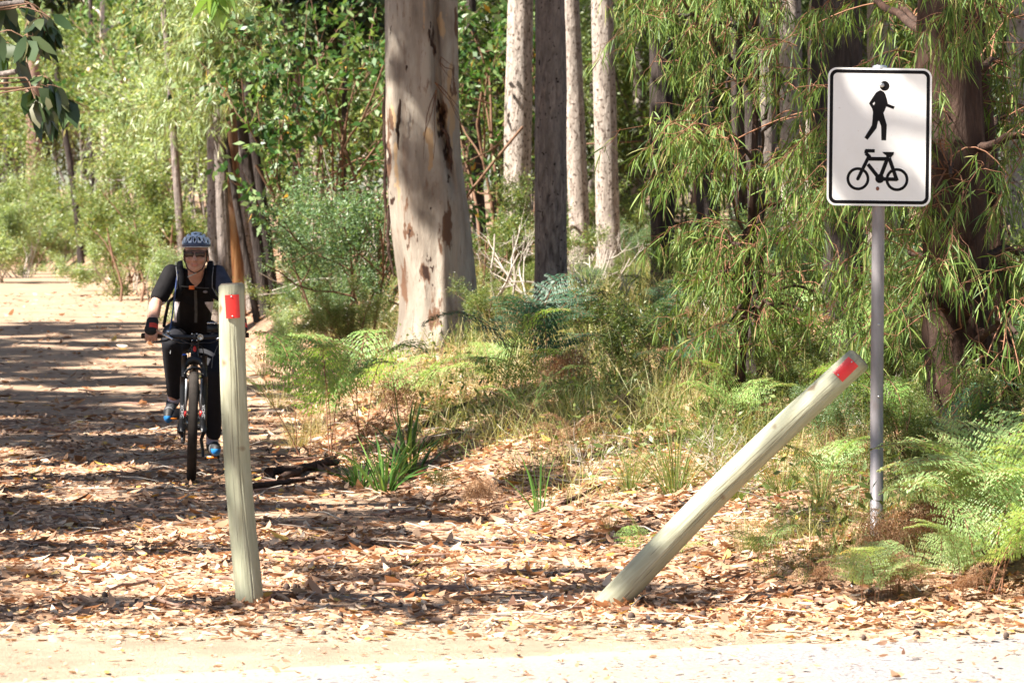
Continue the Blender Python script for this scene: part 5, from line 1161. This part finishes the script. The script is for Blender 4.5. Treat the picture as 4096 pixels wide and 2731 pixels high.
# trousers
T = MB(); capsule(T, [hipR + [0, 0, .01], pelv + [0, 0, .03], hipL + [0, 0, .01]], [.115, .125, .115])
for h_, k_, a_, cuff in ((hipR, knR, anR, cp(270, 985, .65)), (hipL, knL, anL, cp(483, 1205, .71))):
    capsule(T, [h_, mid(h_, k_), k_], [.105, .088, .066]); capsule(T, [k_, mid(k_, cuff, .35), mid(k_, cuff, .7), cuff], [.067, .064, .055, .050])
TO = remesh('trousers', T, [TRO], rider, .007, 5)
w = MB(); tube(w, [cp(505, 725, .62), cp(478, 790, .55), cp(472, 850, .53), cp(490, 940, .56)], .0022, 5); w.build('piping', PIPE, TO)
w = MB(); tube(w, [cp(270, 700, .43), cp(250, 730, .40), cp(247, 770, .40)], .0022, 5); w.build('piping', PIPE, TO)
# socks and shoes
SOCK = plain('white_lilac_sock', (.55, .50, .62), .8); SHOE = plain('black_shoe', (.018, .018, .020), .6); SHB = plain('blue_toe_cap', (.015, .16, .42), .45); SHG = plain('grey_shoe_strap', (.16, .16, .17), .6)
for a_, toe, heel, side in ((anR, cp(236, 1118, .545), cp(262, 1040, .735), -1), (anL, cp(497, 1296, .545), cp(474, 1296, .775), 1)):
    w = MB(); tube(w, [a_ + [0, 0, .05], a_, mid(a_, heel, .5)], [.043, .040, .040], 16); w.build('sock', SOCK, rider)
    w = MB(); up_ = np.array([0, 0, .012]); capsule(w, [heel + up_, mid(heel, toe, .45) + up_, mid(heel, toe, .75) + up_, toe], [.036, .042, .047, .036], ell=(1.05, .85)); capsule(w, [mid(heel, toe, .2) + [0, 0, .02], mid(heel, a_, .6)], [.042, .043])
    ax = unit(toe - heel)
    def psh(c, heel=heel, ax=ax, L=np.linalg.norm(toe - heel), toe_z=toe[2]):
        q = (c - heel) @ ax / L; o = np.zeros(len(c)); o[(q > .93) & (c[:, 2] < toe_z + .010)] = 1; st_ = (q > .38) & (q < .85) & ((q * 9) % 1 < .45) ; o[st_] = 2; return o
    so = remesh('shoe', w, [SHOE, SHB, SHG], rider, .006, 3, psh)
# gloves
GLB = plain('black_glove', (.015, .014, .015), .8); GLR = plain('red_glove', (.60, .05, .03), .7)
for h_, w_ in ((haR, wrR), (haL, wrL)):
    w = MB(); capsule(w, [mid(elR if h_ is haR else elL, w_, .88), w_, mid(w_, h_, .5), h_ + [0, 0, .006]], [.035, .034, .036, .039], ell=(1.15, .86))
    def pg(c, h_=h_, w_=w_):
        q = (c - w_) @ unit(h_ - w_) / np.linalg.norm(h_ - w_); return ((q > .25) & (q < .95) & (c[:, 0] - h_[0] > -.012)).astype(int)
    remesh('glove', w, [GLB, GLR], rider, .005, 3, pg)
# sunglasses
m, nt, bb = ntree('sunglass_lens'); bb.inputs['Base Color'].default_value = (.035, .012, .008, 1); bb.inputs['Roughness'].default_value = .08; LENS = m
w = MB()
for s_ in (-1, 1):
    n_ = 14; a = np.linspace(-1, 1, n_); V = []
    for zz_, sc_ in ((.026, 1), (.018, 1.02), (.004, 1.), (-.006, .86)):
        for q in a: V.append(hc + np.array([s_ * (.034 + q * .030 * sc_), -.074 + .42 * (q * .03 + .03) ** 1.3 + .0, zz_ - .004 * (q * q)]))
    w.add(V, [[r_ * n_ + q, r_ * n_ + q + 1, (r_ + 1) * n_ + q + 1, (r_ + 1) * n_ + q] for r_ in range(3) for q in range(n_ - 1)])
go = w.build('sunglasses', LENS, rider); sol = go.modifiers.new('thick', 'SOLIDIFY'); sol.thickness = .002
w = MB(); tube(w, [hc + [-.072, .03, .022], hc + [-.066, -.045, .028], hc + [-.030, -.074, .033], hc + [0, -.078, .030], hc + [.030, -.074, .033], hc + [.066, -.045, .028], hc + [.072, .03, .022]], .0028, 6); w.build('frame', BK, go)
# grey hair under the helmet rim
HAIR = plain('grey_brown_hair', (.17, .12, .09), .7)
for s_ in (-1, 1):
    w = MB(); capsule(w, [hc + [s_ * .072, .02, .035], hc + [s_ * .074, .035, -.005], hc + [s_ * .068, .05, -.035]], [.007, .008, .006], 10); w.build('hair', HAIR, rider)
# helmet: a shell with open vents over a dark liner
HB, HWm, HL = plain('navy_shell', (.035, .055, .12), .3), plain('silver_blue_shell', (.62, .70, .82), .28, .1), plain('dark_liner', (.008, .008, .009), .9)
nu_, nv_ = 144, 60; hcen = hc + np.array([0, .05, .070]); rx, ry, rz = .092, .128, .083
u = np.linspace(0, 2 * math.pi, nu_, endpoint=False); vv = np.linspace(R(-12), R(90), nv_)
V = np.stack([rx * np.cos(vv)[:, None] * np.cos(u), ry * np.cos(vv)[:, None] * np.sin(u), rz * np.repeat(np.sin(vv)[:, None], nu_, 1)], -1)
Fh, Mh = [], []
FX = {}
def zone(x, z, front):
    """x: -1..1 across, z: 0 rim .. 1 top as seen from the front (or back)"""
    ax_ = abs(x)
    for vx, vz, wx, wz in ((0, .90, .11, .055), (.40, .86, .11, .065), (.72, .74, .08, .07)):
        if abs(ax_ - vx) < wx and abs(z - vz) < wz: return 2
    for vx, z0, z1, wx, lean in ((0, .30, .68, .062, 0), (.34, .40, .70, .085, .22), (.62, .30, .66, .06, .25), (.88, .22, .5, .05, .1)):
        if z0 < z < z1:
            t_ = (z - z0) / (z1 - z0); cx = vx + lean * (t_ - .5) * -.6; wq = wx * math.sqrt(max(0, 1 - (2 * t_ - 1) ** 2)) + .004
            if abs(ax_ - cx) < wq: return 2
            if abs(ax_ - cx) < wq + .055: return 1 if t_ < .9 else 1
    if .09 < ax_ < .20 and .12 < z < .72: return 0
    if z < .05: return 1
    if z < .30: return 0
    if z < .45 and ax_ > .45: return 0
    return 1
for i in range(nv_ - 1):
    for j in range(nu_):
        j2 = (j + 1) % nu_; c = (V[i, j] + V[i + 1, j2]) / 2; z = (c[2] / rz + .2) / 1.2; x = c[0] / rx
        k = zone(x, z, c[1] < 0)
        if k == 2: continue
        Fh.append((i * nu_ + j, i * nu_ + j2, (i + 1) * nu_ + j2, (i + 1) * nu_ + j)); Mh.append(k)
w = MB(); w.add(V.reshape(-1, 3) + hcen, Fh, np.array(Mh)); ho = w.build('helmet', [HB, HWm], rider)
sol = ho.modifiers.new('thick', 'SOLIDIFY'); sol.thickness = .008
w = MB(); Vi = V * np.array([.87, .90, .87]); i = np.arange(nv_ - 1)[:, None] * nu_; j = np.arange(nu_)[None]; j2 = (j + 1) % nu_
w.add(Vi.reshape(-1, 3) + hcen, np.stack([i + j, i + j2, i + nu_ + j2, i + nu_ + j], -1).reshape(-1, 4)); w.build('liner', HL, ho)
w = MB()
for s_ in (-1, 1): tube(w, [hc + [s_ * .076, .0, .035], hc + [s_ * .070, -.02, -.03], hc + [s_ * .045, -.035, -.085], hc + [0, -.045, -.112]], .0035, 6)
w.build('chin_strap', BK, ho)
w = MB(); tube(w, [hc + [.01, -.05, -.110], hc + [-.025, -.06, -.125], hc + [-.045, -.055, -.135]], [.003, .004, .003], 6); w.build('strap_end', plain('pale_strap', (.4, .38, .33), .7), ho)
# backpack: bag on the back, straps over the shoulders, chest strap with an orange buckle
PK = plain('black_pack', (.010, .010, .012), .85, 0, .15); STR = plain('grey_strap_web', (.07, .068, .065), .8)
w = MB(); capsule(w, [neck + [0, .16, .0], mid(neck, waist, .5, (0, .17, .05)), waist + [0, .15, .08]], [.07, .10, .08], ell=(1.3, .7)); pk = remesh('backpack', w, [PK], rider, .01, 4)
for zx0, zx1, s_ in ((300, 282, -1), (462, 482, 1)):
    w = MB(); pp = [cp(zx0 + s_ * 2, 270, .56), cp(zx0, 300, .43), cp(zx0 - s_ * 6, 350, .385), cp(zx0 - s_ * 6, 410, .385), cp(zx1, 455, .40), cp(zx1 + s_ * 35, 480, .47)]
    tube(w, pp, [.018, .020, .020, .018, .013, .010], 10, ell=(1.1, .5)); so = w.build('shoulder_strap', PK, pk)
    w = MB(); tube(w, [np.array(p_) + [s_ * .024, -.006, 0] for p_ in pp[:5]], .003, 5); w.build('piping', PIPE, so)
w = MB(); tube(w, [cp(305, 402, .375), cp(340, 405, .365), cp(385, 408, .362), cp(430, 412, .368), cp(458, 412, .378)], .0085, 8, ell=(.4, 1)); w.build('chest_strap', STR, pk)
w = MB(); box(w, cp(364, 409, .352), (.034, .014, .024)); w.build('buckle', plain('orange_buckle', (.75, .16, .03), .4), pk)
w = MB(); tube(w, [cp(384, 425, .372), cp(386, 480, .405), cp(388, 540, .455), cp(386, 598, .54)], .009, 8, ell=(1, .4)); w.build('zip', STR, rider)
w = MB(); tube(w, [cp(288, 320, .40), cp(278, 400, .37), cp(268, 480, .37), cp(258, 560, .36), cp(246, 640, .30)], .0055, 8); w.build('drinking_hose', plain('blue_hose', (.06, .09, .22), .4), pk)
w = MB(); tube(w, [cp(262, 470, .44), cp(238, 485, .48), cp(222, 560, .62), cp(212, 620, .70)], .011, 8); w.build('waist_strap', PK, pk)
w = MB(); ellipsoid(w, cp(438, 432, .395), (.016, .004, .009), nu=14, nv=6); w.build('chest_badge', plain('badge_grey', (.18, .17, .18), .6), rider)
